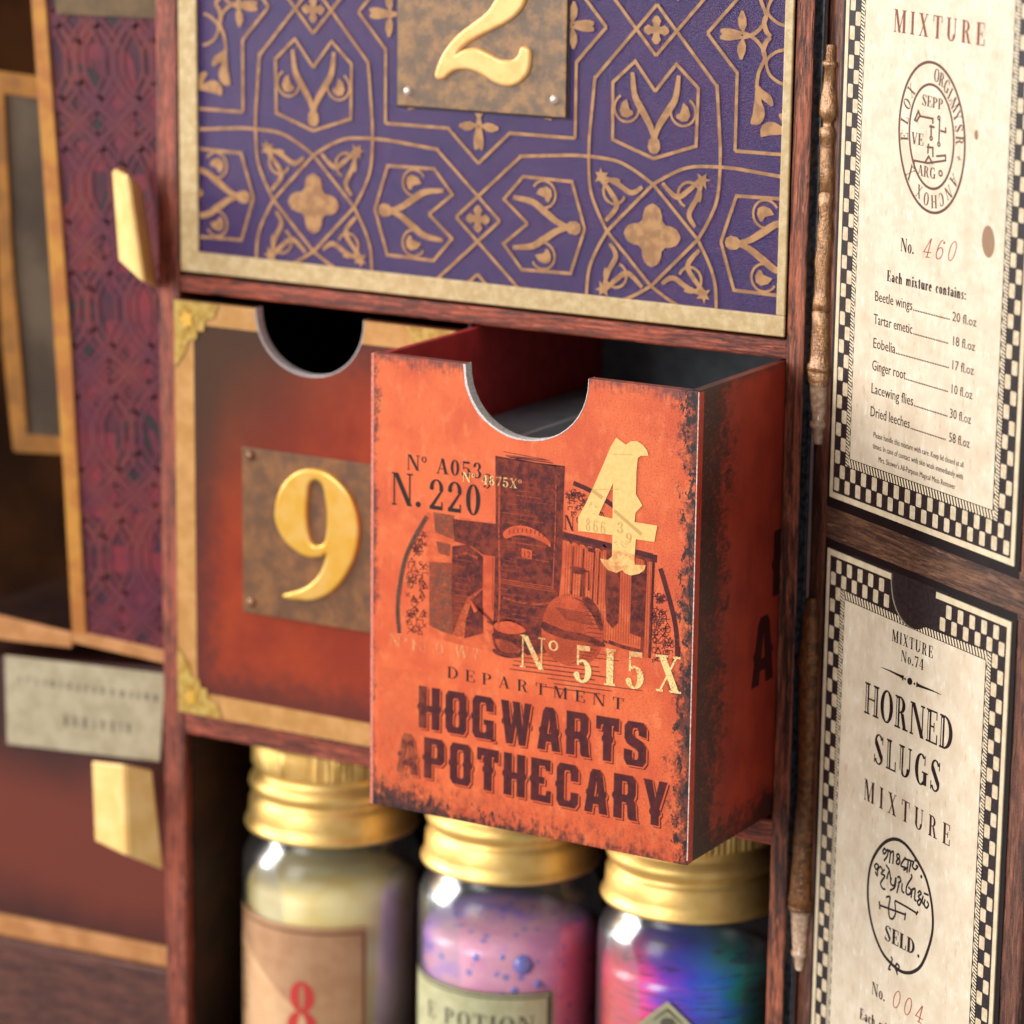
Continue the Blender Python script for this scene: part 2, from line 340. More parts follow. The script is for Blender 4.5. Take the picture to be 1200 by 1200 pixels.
def west_glyph(c):                             # heavy chamfered poster letters with waist spurs
    T = .27
    def spur(x, d, y=.5): return [(x, y-.09), (x+d*.05, y-.035), (x+d*.05, y+.035), (x, y+.09)]
    def oct_(x0, x1, y0=0, y1=1, c=.12): return [(x0+c*.8, y0), (x1-c*.8, y0), (x1, y0+c), (x1, y1-c), (x1-c*.8, y1), (x0+c*.8, y1), (x0, y1-c), (x0, y0+c)]
    hole = lambda x0, x1, y0, y1: [(x0+.03, y0), (x1-.03, y0), (x1, y0+.06), (x1, (y0+y1)/2-.07), (x1-.045, (y0+y1)/2), (x1, (y0+y1)/2+.07), (x1, y1-.06), (x1-.03, y1), (x0+.03, y1), (x0, y1-.06), (x0, (y0+y1)/2+.07), (x0+.045, (y0+y1)/2), (x0, (y0+y1)/2-.07), (x0, y0+.06)]
    g = {
     'H': (.76, [rect(0, 0, T, 1), rect(.44, 0, .44+T, 1), rect(T, .4, .44, .56), spur(0, -1), spur(.71, 1)]),
     'O': (.76, [[oct_(0, .71), hole(.25, .46, .16, .84)], spur(0, -1), spur(.71, 1)]),
     'G': (.78, [[(.1, 0), (.71, 0), (.71, .46), (.38, .46), (.38, .34), (.46, .34), (.46, .2), (.42, .15), (.28, .15), (.25, .2), (.25, .8), (.28, .85), (.43, .85), (.46, .8), (.46, .66), (.71, .66), (.71, .88), (.6, 1), (.1, 1), (0, .88), (0, .12)], spur(0, -1), rect(.62, -.03, .76, .03)]),
     'W': (1.08, [[(.02, 1), (.27, 1), (.37, .42), (.44, .78), (.4, 1), (.64, 1), (.74, .42), (.8, 1), (1.02, 1), (.84, 0), (.62, 0), (.52, .46), (.42, 0), (.2, 0)], spur(.1, -1), spur(.95, 1)]),
     'A': (.8, [[[(0, 0), (.26, 0), (.29, .2), (.46, .2), (.49, 0), (.76, 0), (.58, .9), (.5, 1), (.26, 1), (.18, .9)], [(.32, .38), (.44, .38), (.385, .76)]], spur(.1, -1, .45), spur(.67, 1, .45)]),
     'R': (.8, [[[(0, 0), (.27, 0), (.27, .38), (.4, .38), (.44, .3), (.46, .06), (.52, 0), (.78, 0), (.74, .08), (.71, .38), (.65, .47), (.71, .58), (.71, .88), (.6, 1), (0, 1)], [(.27, .55), (.42, .55), (.45, .6), (.45, .8), (.42, .85), (.27, .85)]], spur(0, -1)]),
     'T': (.76, [[(.24, 0), (.51, 0), (.51, .82), (.58, .82), (.6, .7), (.74, .7), (.74, 1), (.01, 1), (.01, .7), (.15, .7), (.17, .82), (.24, .82)], spur(.24, -1), spur(.51, 1)]),
     'S': (.76, [[(.1, 0), (.6, 0), (.71, .12), (.71, .44), (.6, .56), (.32, .66), (.26, .72), (.26, .82), (.3, .86), (.42, .86), (.46, .8), (.46, .7), (.71, .66), (.71, .88), (.6, 1), (.12, 1), (.01, .88), (.01, .6), (.1, .48), (.4, .38), (.46, .32), (.46, .2), (.42, .14), (.3, .14), (.26, .2), (.26, .34), (0, .36), (0, .12)]]),
     'P': (.74, [[[(0, 0), (.27, 0), (.27, .36), (.58, .36), (.7, .48), (.7, .88), (.6, 1), (0, 1)], [(.27, .52), (.42, .52), (.45, .58), (.45, .8), (.42, .85), (.27, .85)]], spur(0, -1)]),
     'E': (.7, [[(0, 0), (.66, 0), (.66, .28), (.52, .28), (.48, .16), (.27, .16), (.27, .42), (.44, .42), (.44, .58), (.27, .58), (.27, .84), (.46, .84), (.5, .74), (.64, .74), (.64, 1), (0, 1)], spur(0, -1)]),
     'C': (.76, [[(.1, 0), (.6, 0), (.71, .12), (.71, .36), (.46, .36), (.46, .2), (.42, .15), (.28, .15), (.25, .2), (.25, .8), (.28, .85), (.43, .85), (.46, .8), (.46, .62), (.71, .62), (.71, .88), (.6, 1), (.1, 1), (0, .88), (0, .12)], spur(0, -1)]),
     'Y': (.78, [[(.25, 0), (.51, 0), (.51, .36), (.76, 1), (.5, 1), (.39, .6), (.27, 1), (0, 1), (.25, .36)], spur(.25, -1, .3), spur(.51, 1, .3)]),
    }
    return g[c]
_sans = {}
def sans_glyph(c):
    if c not in _sans:
        cu = bpy.data.curves.new('t', 'FONT'); cu.body = 'H'+c+'H'; cu.size = 1; cu.resolution_u = 2
        o = bpy.data.objects.new('t', cu); COL.objects.link(o)
        dg_ = bpy.context.evaluated_depsgraph_get(); me = bpy.data.meshes.new_from_object(o.evaluated_get(dg_))
        parts = {}
        vs = [(v.co.x, v.co.y) for v in me.vertices]
        cu.body = 'HH'; o2 = bpy.data.objects.new('t', cu); COL.objects.link(o2)
        me2 = bpy.data.meshes.new_from_object(o2.evaluated_get(bpy.context.evaluated_depsgraph_get()))
        xs2 = [v.co.x for v in me2.vertices]; H = max(v.co.y for v in me2.vertices); adv = max(xs2)-min(xs2)
        xs = [v[0] for v in vs]; w = (max(xs)-min(xs))-adv
        hw = max(v.co.x for v in me2.vertices if v.co.x < (max(xs2)+min(xs2))/2)-min(xs2)
        lim0 = min(xs)+hw+1e-4; lim1 = max(xs)-hw-1e-4; gap = adv-2*hw
        x0 = min(xs)+hw+gap/2
        tri = []
        for p in me.polygons:
            pts = [vs[i] for i in p.vertices]
            cxx = sum(q[0] for q in pts)/len(pts)
            if lim0 < cxx < lim1: tri.append([((q[0]-x0)/H, q[1]/H) for q in pts])
        for q in (o, o2): bpy.data.objects.remove(q)
        _sans[c] = (w/H, tri)
    return _sans[c]
FONTS = {'serif': serif_glyph, 'bold': lambda c: serif_glyph(c, .2, .06), 'light': lambda c: serif_glyph(c, .12, .035), 'west': west_glyph, 'script': lambda c: serif_glyph(c, .06, .05), 'big': lambda c: serif_glyph(c, .18, .055), 'sans': sans_glyph}
def put_text(me, fr, s, p0, p1, cap, font='serif', y=-.04, track=.05, lift=(0, 0), cap1=None, skew=0):
    A = Vector(fr.at(*p0)); Bv = Vector(fr.at(*p1))
    h0 = fr.at(p0[0], p0[1]-cap)[1]-A.y; h1 = fr.at(p1[0], p1[1]-(cap1 or cap))[1]-Bv.y
    gl = [FONTS[font](c) for c in s]; W = sum(g[0] for g in gl)+track*(len(gl)-1)
    x = 0; d = (Bv-A)/W
    for w, polys in gl:
        for poly in polys:
            loops = [poly] if not isinstance(poly[0][0], (tuple, list)) else poly
            out = []
            for l in loops:
                q = []
                for a, b in l:
                    t = (x+a)/W; hh = h0+(h1-h0)*t; pt = A+d*(x+a)
                    q.append((pt.x+lift[0]+skew*b*hh, pt.y+b*hh+lift[1]))
                out.append(q)
            if len(loops) == 1 and len(out[0]) in (3, 4) and font == 'sans':
                me.quad(*[(a, y, b) for a, b in out[0]])
            else: me.flat(out, y)
        x += w+track
    return me

# ------------------------------------------------------------------ materials
M = {}
M['wood_v'] = m_wood('upright_wood_paper', 'z', base=(86, 46, 34), warm=(178, 98, 68)); M['wood_h'] = m_wood('shelf_wood_paper', 'x', base=(92, 40, 30), warm=(186, 86, 58), off=4)
M['wood_wing'] = m_wood('door_wood_paper', 'z', base=(70, 42, 32), warm=(128, 76, 56), dark=(30, 20, 18), k=.8, off=8)
M['wood_wing_h'] = m_wood('door_rail_wood_paper', 'x', base=(64, 42, 32), warm=(114, 76, 54), dark=(30, 20, 18), k=.8, off=12)
M['wood_left'] = m_wood('left_wood_paper', 'z', base=(96, 44, 34), warm=(172, 84, 60), off=15, k=.6)
M['inside'] = m_plain('dark_inner_board', (34, 20, 17), (60, 32, 24), .12, .55)
M['inside_grey'] = m_plain('grey_inner_board', (136, 138, 144), (150, 150, 154), .2, .6)
M['black_board'] = m_plain('black_board', (20, 22, 24), (28, 28, 30), .3, .6)
M['grey_wall'] = m_plain('dark_grey_inner_board', (128, 136, 142), (112, 118, 124), .3, .5)
M['groove'] = m_plain('black_cloth_hinge', (22, 24, 28), (66, 66, 72), 1.2, .35, bump=.1, coat=.5)
M['white_board'] = m_plain('cut_greyboard_edge', (226, 222, 218), (188, 182, 178), 3, .8, bump=.08)
M['ink_maroon'] = m_ink('maroon_print', (84, 28, 32), .36, 3.2, .09, c2=(66, 24, 28), strength=.94, cf=.9)
M['ink_maroon_half'] = m_ink('half_tone_maroon_print', (86, 34, 36), .42, 4, .12, strength=.62)
M['ink_light'] = m_ink('faint_maroon_print', (120, 44, 36), .52, 5, .1, strength=.55)
M['ink_grey'] = m_ink('faded_grey_print', (104, 72, 60), .42, 1.6, .2, strength=.8)
M['wear'] = m_ink('worn_orange_patches', (196, 84, 52), .5, .8, .12, strength=.36)
b = B('rubbed_orange_patches'); M['wear2'] = b.out((226, 116, 76), .5, spec=.2, alpha=(b.x+b.noise(.4, detail=4)*5-2).sm(4.5, -3)*b.z.sm(-15.5, -19)*b.noise(.5, detail=5, rough=.7, off=4).sm(.3, .6)*.5)
M['ink_black'] = m_ink('black_print', (38, 26, 26), .33, 4, .05)
M['ink_card'] = m_ink('dark_brown_print', (34, 20, 20), .25, 6, .05)
M['ink_brown'] = m_ink('brown_print', (126, 66, 46), .36, 6, .1)
M['ink_red'] = m_ink('red_handwriting_ink', (160, 60, 48), .35, 5, .12)
M['ink_cream'] = m_ink('cream_print', (240, 204, 136), .44, 3.2, .06)
M['ink_cream_faint'] = m_ink('faint_cream_print', (226, 190, 130), .5, 2.4, .1, strength=.6)
M['ink_tan'] = m_ink('tan_print', (206, 168, 104), .4, 4, .1, strength=.8)
M['paper_four'] = m_plain('cream_numeral_print', (240, 194, 122), (236, 184, 110), 1.5, .5)
def m_orange():
    b = B('orange_front_print'); x, z = b.x, b.z
    n = b.noise(.12, detail=4, off=1); f = b.noise(3.5, detail=5, rough=.7)
    c = b.mix(n.sm(.35, .7), (224, 102, 50), (206, 82, 40)); c = b.mix(b.noise(.5, .5, .3, detail=5, off=20).sm(.5, .75)*.5, c, (240, 136, 80))
    c = b.mix(b.noise(1.4, 1.4, .5, detail=5, rough=.7, off=77).sm(.52, .7)*.35, c, (186, 70, 40))
    c = b.mix(f.sm(.5, .64)*(x.sm(2, 48)*.5+.12), c, (158, 52, 42))              # red speckle, denser to the right
    c = b.mix(b.noise(4.6, detail=4, rough=.8, off=31).sm(.58, .66)*x.sm(24, 48)*.8, c, (62, 30, 28))
    dl = x-(-8.5); dr = 48.9-x; dt = 30.25-z; db = z-(-43.6)
    big = b.noise(.13, detail=3, off=91); mid = b.noise(.55, detail=5, rough=.7, off=47); fine = b.noise(2.4, detail=5, rough=.8, off=55)
    sv = b.noise(1.5, 1.5, .3, detail=6, rough=.75, off=7); sh = b.noise(.5, .5, 1.5, detail=6, rough=.75, off=17)
    # left edge: broken dark rub; right: scattered flakes; top: brushed streaks; bottom: heavy dabs
    c = b.mix(((mid+fine)*1.0-.98+big*.8-dl*.28+(z*.004)).sm(.0, .4)*.85, c, (56, 34, 34))
    c = b.mix(((mid*1.3+fine*1.1)-1.3+big*.9-dr*.12).sm(.0, .36)*.85, c, (44, 28, 28))
    c = b.mix(((mid*1.2+sv*1.1)-1.18+big*.9-dt*.24).sm(.0, .5)*.78, c, (70, 44, 54))
    c = b.mix((sv*1.2-.25-dt*.10).sm(.1, .6)*.3, c, (120, 60, 46))
    c = b.mix(((mid*1.6+sv*1.2+big*.9)-1.72+x.sm(14, -8)*.5-db*.1).sm(.0, .46)*.93, c, (38, 26, 26))
    c = b.mix(((mid*1.4+sv*1.2)-.8-db*.06-x.sm(0, 45)*.1).sm(.0, .8)*.6, c, (98, 40, 34))
    c = b.mix((fine-.5).abs().sm(.012, .003)*mid.sm(.5, .6)*.35, c, (60, 30, 28))
    fl = b.noise(.95, .95, .5, detail=5, rough=.75, off=66)
    c = b.mix((fl-.60+(4-dr)*.03).sm(0, .03)*(dr-3.2).sm(.8, -.6)*.95, c, (26, 18, 20))
    c = b.mix((fl-.56+(3-db)*.03).sm(0, .04)*(db-3.5).sm(1.5, -1)*x.sm(48, 10)*.9, c, (30, 20, 20))
    c = b.mix(dl.sm(.5, .3), c, (222, 134, 118))
    return b.out(c, .38+f*.14, bump=f*.7+b.noise(9, detail=2)*.5, bd=.045, coat=.15, crough=.35, spec=.35)
M['orange'] = m_orange()
M['orange_plain'] = m_plain('orange_gap_print', (214, 92, 52), (204, 84, 46), .4, .45)
M['orange_edge'] = m_plain('wrapped_orange_edge', (200, 62, 38), (176, 52, 40), .8, .35, coat=.3)
def m_side():
    b = B('red_side_print'); x, z = b.x, b.z          # x runs inward from the front (about -29.7 .. 0)
    d = x+27.9; n = b.noise(.15, detail=4); sh = b.noise(.45, .45, 1.6, detail=6, rough=.75, off=3); fine = b.noise(2.2, detail=5, rough=.8, off=9); sv = b.noise(.5, .5, .1, detail=4, off=30)
    mid = b.noise(.4, detail=6, rough=.72, off=12); big = b.noise(.1, detail=3, off=19)
    c = b.mix(n.sm(.3, .7), (150, 50, 38), (170, 60, 42)); c = b.mix(sv.sm(.45, .7)*.3, c, (122, 38, 32)); c = b.mix(fine.sm(.55, .7)*.25, c, (110, 36, 30))
    c = b.mix(((mid*1.3+sh*1.3+fine*.5)-1.2+big*.7-d*.062).sm(.0, .5)*.93, c, (30, 24, 24))
    c = b.mix(((mid+sh+fine*.6)-.75-d*.045).sm(.0, .8)*.4, c, (84, 40, 34))
    c = b.mix((sh.sm(.55, .6)*d.sm(14, 0))*.5, c, (126, 52, 40)); c = b.mix((fine.sm(.56, .62)*d.sm(12, 0))*.5, c, (150, 96, 78))
    c = b.mix(((mid+fine*.8)-.5-(30.2-z)*.35).sm(.0, .5)*.7, c, (70, 46, 48))
    c = b.mix(((mid*1.4+sh*.8+big*.8)-.9-(z+43.8)*.075).sm(.0, .5)*.88, c, (50, 30, 28))
    return b.out(c, .4, bump=fine, bd=.05, coat=.2, crough=.35, spec=.35)
M['side'] = m_side()
M['red_inner'] = m_plain('red_lining', (196, 60, 58), (178, 52, 52), .3, .5)
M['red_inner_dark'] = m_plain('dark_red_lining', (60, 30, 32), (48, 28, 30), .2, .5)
def m_purple():
    b = B('purple_print'); n = b.noise(.12, .12, .3, detail=5, off=2); f = b.noise(.9, 1, .35, detail=5, rough=.6, off=6)
    c = b.mix(n.sm(.35, .65), (50, 26, 84), (60, 29, 86)); c = b.mix(f.sm(.48, .7)*.6, c, (70, 28, 78)); c = b.mix(f.sm(.42, .25)*.55, c, (36, 28, 62))
    g = b.noise(5, detail=4, rough=.7, off=1)
    return b.out(c, .34+g*.1, bump=g+b.noise(2.2, detail=2, off=3)*.25, bd=.13, coat=.46, crough=.08, spec=.12)
M['purple'] = m_purple()
M['pattern'] = m_ink('tan_pattern_print', (178, 132, 88), .27, 3, .06, rough=.42, c2=(150, 108, 72), cf=.5)
def m_border():
    b = B('worn_gold_border'); n = b.noise(.7, detail=5); f = b.noise(4, detail=3, off=8)
    c = b.mix(n.sm(.35, .7), (186, 156, 104), (206, 180, 134)); c = b.mix(f.sm(.62, .72)*.7, c, (112, 84, 48))
    return b.out(c, .4, bump=f, bd=.03, coat=.3)
M['border'] = m_border()
M['gold_border'] = m_plain('gold_border_print', (196, 146, 88), (178, 128, 68), .25, .38, coat=.3)
M['gold_corner'] = m_plain('gold_corner_print', (190, 158, 84), (160, 122, 48), .6, .34, coat=.3)
def m_brass():
    b = B('aged_brass_plate'); n = b.noise(.35, detail=6, rough=.65); f = b.noise(1.6, detail=5, rough=.7, off=5)
    c = b.mix(n.sm(.38, .66), (104, 80, 58), (156, 112, 66)); c = b.mix(f.sm(.55, .7)*.7, c, (70, 54, 42)); c = b.mix(f.sm(.42, .3)*.45, c, (176, 132, 84))
    return b.out(c, .42, bump=f, bd=.03, coat=.25)
M['plate'] = m_brass()
b = B('aged_brass_plate_brown'); n = b.noise(.22, detail=6, rough=.65); f = b.noise(.8, detail=4, off=5)
c = b.mix(n.sm(.38, .66), (96, 60, 28), (132, 84, 38)); c = b.mix(f.sm(.55, .75)*.7, c, (72, 50, 34)); M['plate9'] = b.out(c, .45, coat=.2)
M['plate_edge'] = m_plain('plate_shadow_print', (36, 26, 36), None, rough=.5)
M['numeral'] = m_plain('gold_numeral', (246, 194, 124), (238, 178, 106), .4, .34, metal=.15, coat=.4)
M['numeral9'] = m_plain('yellow_gold_numeral', (222, 168, 62), (226, 180, 92), .3, .34, metal=.35, coat=.4)
M['rivet'] = m_plain('pale_rivet', (214, 194, 180), (190, 168, 150), 2, .3, metal=.4)
M['rivet9'] = m_plain('brown_rivet', (150, 106, 76), (96, 66, 48), 2, .35, metal=.4)
def m_nine():
    b = B('brown_red_front_print'); x, z = b.x, b.z; n = b.noise(.06, detail=4); f = b.noise(.5, detail=4, off=4)
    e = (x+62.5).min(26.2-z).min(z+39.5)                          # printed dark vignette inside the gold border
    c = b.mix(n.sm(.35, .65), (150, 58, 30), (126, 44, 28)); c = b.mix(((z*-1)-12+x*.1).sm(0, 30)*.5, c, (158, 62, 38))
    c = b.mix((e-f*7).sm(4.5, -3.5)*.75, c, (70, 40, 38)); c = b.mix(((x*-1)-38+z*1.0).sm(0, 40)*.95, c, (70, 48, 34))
    return b.out(c, .3, bump=f, bd=.02, coat=.3, crough=.3, spec=.2)
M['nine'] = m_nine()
def m_parch():
    b = B('parchment_print'); n = b.noise(.22, detail=6, rough=.62); v = b.noise(.9, .9, .35, detail=5, off=6); f = b.noise(4, detail=3)
    c = b.mix(n.sm(.3, .7), (214, 198, 174), (200, 180, 154)); c = b.mix(v.sm(.55, .72)*.6, c, (232, 222, 206)); c = b.mix(v.sm(.42, .3)*.5, c, (176, 148, 116)); c = b.mix(f.sm(.6, .75)*.25, c, (160, 130, 98))
    return b.out(c, .42, bump=f*.06+b.noise(.14, detail=3, off=33)*1.2, bd=.3, coat=.25, crough=.35)
M['parch'] = m_parch()
M['card_line'] = m_plain('cream_line_print', (214, 194, 164), (200, 180, 148), .6, .42)
M['card_dark'] = m_plain('black_border_print', (34, 26, 28), (46, 36, 36), 1.5, .4, coat=.25)
M['card_cell'] = m_plain('cream_cell_print', (208, 190, 162), (190, 168, 136), 1.2, .42)
def m_hatch():
    b = B('hatched_border_print'); side = ((b.x-27.7).abs()).sm(19.35, 19.45)
    s = (side*(b.x*.75+b.z*1.85)+(1-side)*(b.x*1.3+b.z*.55)).fract()
    return b.out(b.mix(s.sm(.42, .56), (226, 206, 174), (26, 16, 14)), .42)
M['hatch'] = m_hatch()
def m_wand():
    b = B('bronze_relief'); n = b.noise(1.1, 1.1, .35, detail=5, rough=.7); f = b.noise(3, detail=4)
    c = b.mix(n.sm(.35, .65), (128, 84, 48), (178, 128, 78)); c = b.mix(f.sm(.58, .7)*.6, c, (70, 44, 28))
    return b.out(c, .24, metal=.45, bump=n*.7+f*.3, bd=.35, coat=.7, crough=.12)
M['wand'] = m_wand()
M['wand_tip'] = m_plain('pale_bone_tip', (206, 176, 150), (176, 136, 104), 1.5, .25, coat=.6)
M['wand_lower'] = m_plain('dull_amber_relief', (136, 86, 44), (92, 58, 30), .9, .35, metal=.2, bump=.2, bf=1.5, coat=.4)  # darker, duller amber for the lower wand
M['lid'] = m_plain('brushed_gold_lid', (244, 204, 126), (236, 192, 110), .4, .45, metal=.72, bump=.02, bf=9, spec=.5)
def m_glass():
    b = B('clear_glass'); nt = b.nt
    g = nt.nodes.new('ShaderNodeBsdfGlossy'); g.inputs['Roughness'].default_value = .24; g.inputs['Color'].default_value = (1, 1, 1, 1)
    t = nt.nodes.new('ShaderNodeBsdfTransparent'); t.inputs['Color'].default_value = (.95, .945, .96, 1)
    fr = nt.nodes.new('ShaderNodeFresnel'); fr.inputs['IOR'].default_value = 1.6; mx = nt.nodes.new('ShaderNodeMixShader'); o = nt.nodes.new('ShaderNodeOutputMaterial')
    k = V(nt, fr.outputs[0])*.4
    df = nt.nodes.new('ShaderNodeBsdfDiffuse'); df.inputs['Color'].default_value = (.8, .8, .84, 1); m0 = nt.nodes.new('ShaderNodeMixShader'); m0.inputs[0].default_value = .03  # faint white diffuse haze put in for reflections off the glass
    nt.links.new(t.outputs[0], m0.inputs[1]); nt.links.new(df.outputs[0], m0.inputs[2])
    nt.links.new(k.s, mx.inputs[0]); nt.links.new(m0.outputs[0], mx.inputs[1]); nt.links.new(g.outputs[0], mx.inputs[2]); nt.links.new(mx.outputs[0], o.inputs[0])
    return b.m
M['glass'] = m_glass()
b = B('yellow_cream_beads'); M['fill1'] = b.out(b.mix(b.vor(.16).sm(.2, .8), (255, 240, 170), (246, 220, 134)), .45)
b = B('lilac_pearl_filling'); c = b.ramp(b.noise(.1, .1, .16, detail=3, off=3)*.75+(b.x*.012+.2), (.3, (104, 60, 190)), (.45, (190, 140, 226)), (.58, (244, 176, 196)), (.75, (222, 142, 186)))
M['fill2'] = b.out(b.mix(b.vor(.33).sm(.26, .18)*.75, c, (90, 120, 200)), .25, coat=.4)
b = B('rainbow_filling'); q = (b.x*.839+b.y*.545)*.031+.5+(b.z+30)*.008+b.noise(.12, .12, .5, detail=3)*.3-.15
c = b.ramp(q, (.12, (240, 40, 60)), (.22, (236, 60, 160)), (.32, (130, 50, 200)), (.46, (60, 70, 220)), (.6, (30, 120, 220)), (.72, (0, 150, 140)), (.95, (10, 80, 90)))
M['fill3'] = b.out(b.mix(b.noise(.15, .15, 2.2, detail=2).sm(.56, .62)*.6, c, (30, 30, 80)), .25, coat=.5)
M['kraft'] = m_plain('kraft_label', (186, 142, 106), (176, 130, 94), .3, .6)
M['kraft_light'] = m_plain('light_kraft_banner', (214, 172, 130), (206, 160, 118), .3, .6)
M['kraft_line'] = m_plain('brown_label_line', (118, 80, 54), None, rough=.6)
M['sage'] = m_plain('sage_paper_label', (188, 184, 146), (176, 170, 130), .4, .6)
M['sage_line'] = m_plain('grey_label_ink', (92, 88, 70), None, rough=.6)
M['red_ink'] = m_plain('red_numeral_ink', (196, 62, 56), None, rough=.6)
M['tab'] = m_plain('gold_pull_tab', (240, 200, 130), (228, 184, 108), .2, .4, metal=.1, coat=.3)
M['damask_base'] = m_plain('dark_teal_print', (82, 28, 38), (56, 24, 42), .08, .4, coat=.2)
M['damask_red'] = m_plain('crimson_print', (116, 34, 42), (98, 30, 46), .12, .42, coat=.2)
M['damask_rust'] = m_plain('rust_print', (30, 26, 30), (38, 30, 32), .12, .42, coat=.2)
M['gold_left'] = m_plain('orange_gold_edge', (180, 124, 48), (160, 98, 44), .2, .4, coat=.2)
M['gold_dim'] = m_plain('dull_gold_frame', (146, 96, 38), (120, 78, 34), .2, .5, spec=.15)
M['gold_left_wide'] = m_plain('tan_gold_edge', (188, 132, 84), (166, 112, 64), .2, .4, coat=.2)
M['pane'] = m_plain('smoky_grey_print', (60, 48, 38), (84, 70, 56), .05, .5, spec=.1)
M['cream_label'] = m_plain('cream_drawer_label', (170, 156, 128), (154, 140, 112), .3, .5)
M['label_grey'] = m_ink('grey_label_print', (110, 102, 88), .45, 1, .1, strength=.6)
b = B('brown_leather_print'); c = b.mix(((b.z+76).abs()-b.noise(.1)*8).sm(2, 16)*.85, (104, 42, 26), (36, 16, 14)); M['leather'] = b.out(c, .35, coat=.3)
M['purple_wood'] = m_wood('dark_purple_wood_paper', 'x', base=(66, 34, 30), warm=(100, 56, 44), off=25, k=.4)

# ================================================================== the cabinet
cab = thing('advent_cabinet', FC, 'open wooden cabinet with red-brown grained posts and shelves that hold all the drawers and jars', 'cabinet')
LX0, LX1, LZ0, LZ1 = -66.2, 48.7, 34.1, 92       # opening of the purple drawer
Mesh().box(-71.2, -66.7, -.2, 80, -112, 110).build('left_post', M['wood_left'], cab, bevel=.35)
Mesh().box(48.95, 52.0, -.2, 80, -112, 110).build('right_post', M['wood_v'], cab, bevel=.3)
Mesh().box(-66.68, 49.28, -.15, 80, 30.6, 33.6).build('shelf', M['wood_h'], cab, bevel=.4)
Mesh().box(-66.68, 49.28, -.15, 80, -48.8, -44.6).build('shelf', M['wood_h'], cab, bevel=.4)
Mesh().box(-66.68, 49.28, 80.5, 83, -112, 110).build('back_panel', M['inside'], cab)
Mesh().box(-66.66, -66.2, 2, 80, -112, -48.9).build('side_lining', M['inside'], cab)
Mesh().box(48.9, 49.27, 2, 80, -112, -48.9).build('side_lining', M['inside'], cab)
Mesh().box(-66.68, 49.28, .5, 80, -115, -110).build('bottom_panel', M['inside'], cab)
Mesh().box(-9.35, -8.75, 1, 80, -44.5, 30.5).build('divider', M['black_board'], cab)
Mesh().box(-66.68, 49.28, .5, 80, 93, 97).build('shelf', M['wood_h'], cab)

# ================================================================== purple drawer 2
lidt = thing('large_drawer', FC, 'large purple drawer front patterned with tan lines and carrying the brass plate with numeral 2', 'drawer')
Mesh().box(LX0+.3, LX1-.2, .1, 76, LZ0+.3, LZ1).build('front_panel', M['purple'], lidt, bevel=.3)
ix0, ix1, iz0 = -62.4, 47.15, 37.4
def bord(p, q): Mesh().prism([FC.at(*a) for a in p], -.5, .05).build('border_strip', M['border'], lidt, bevel=.25)
Mesh().box(LX0, ix0, -.5, .05, iz0+.02, LZ1).build('border_strip', M['border'], lidt, bevel=.2)
Mesh().box(ix1, LX1, -.5, .05, iz0+.02, LZ1).build('border_strip', M['border'], lidt, bevel=.2)
Mesh().prism([(LX0, 34.3), (LX1, 34.1), (LX1, iz0), (LX0, 37.9)], -.48, .07).build('border_strip', M['border'], lidt, bevel=.2)
pm = Mesh(); a = 32.15; LW = .54
def rep(cx, cz, pts, w=LW, closed=False, taper=None, sym=8):
    seen = []
    for k in range(4):
        for mir in ((1, -1) if sym == 8 else (1,)):
            c_, s_ = [(1, 0), (0, 1), (-1, 0), (0, -1)][k]
            q = [(cx+a*((x*mir)*c_-z*s_), cz+a*((x*mir)*s_+z*c_)) for x, z in pts]
            pm.stroke(q, w, -.008-.0004*(pm.k % 40), closed, taper)
def repf(cx, cz, pts, sym=8):
    for k in range(4):
        for mir in ((1, -1) if sym == 8 else (1,)):
            c_, s_ = [(1, 0), (0, 1), (-1, 0), (0, -1)][k]
            pm.flat([(cx+a*((x*mir)*c_-z*s_), cz+a*((x*mir)*s_+z*c_)) for x, z in pts], -.008-.0004*(pm.k % 40))
leaf = lambda t: .25+1.6*math.sin(math.pi*min(1, t*.98))**1.2
def tip(t): return .3+1.5*t*(1.55-t*1.35)
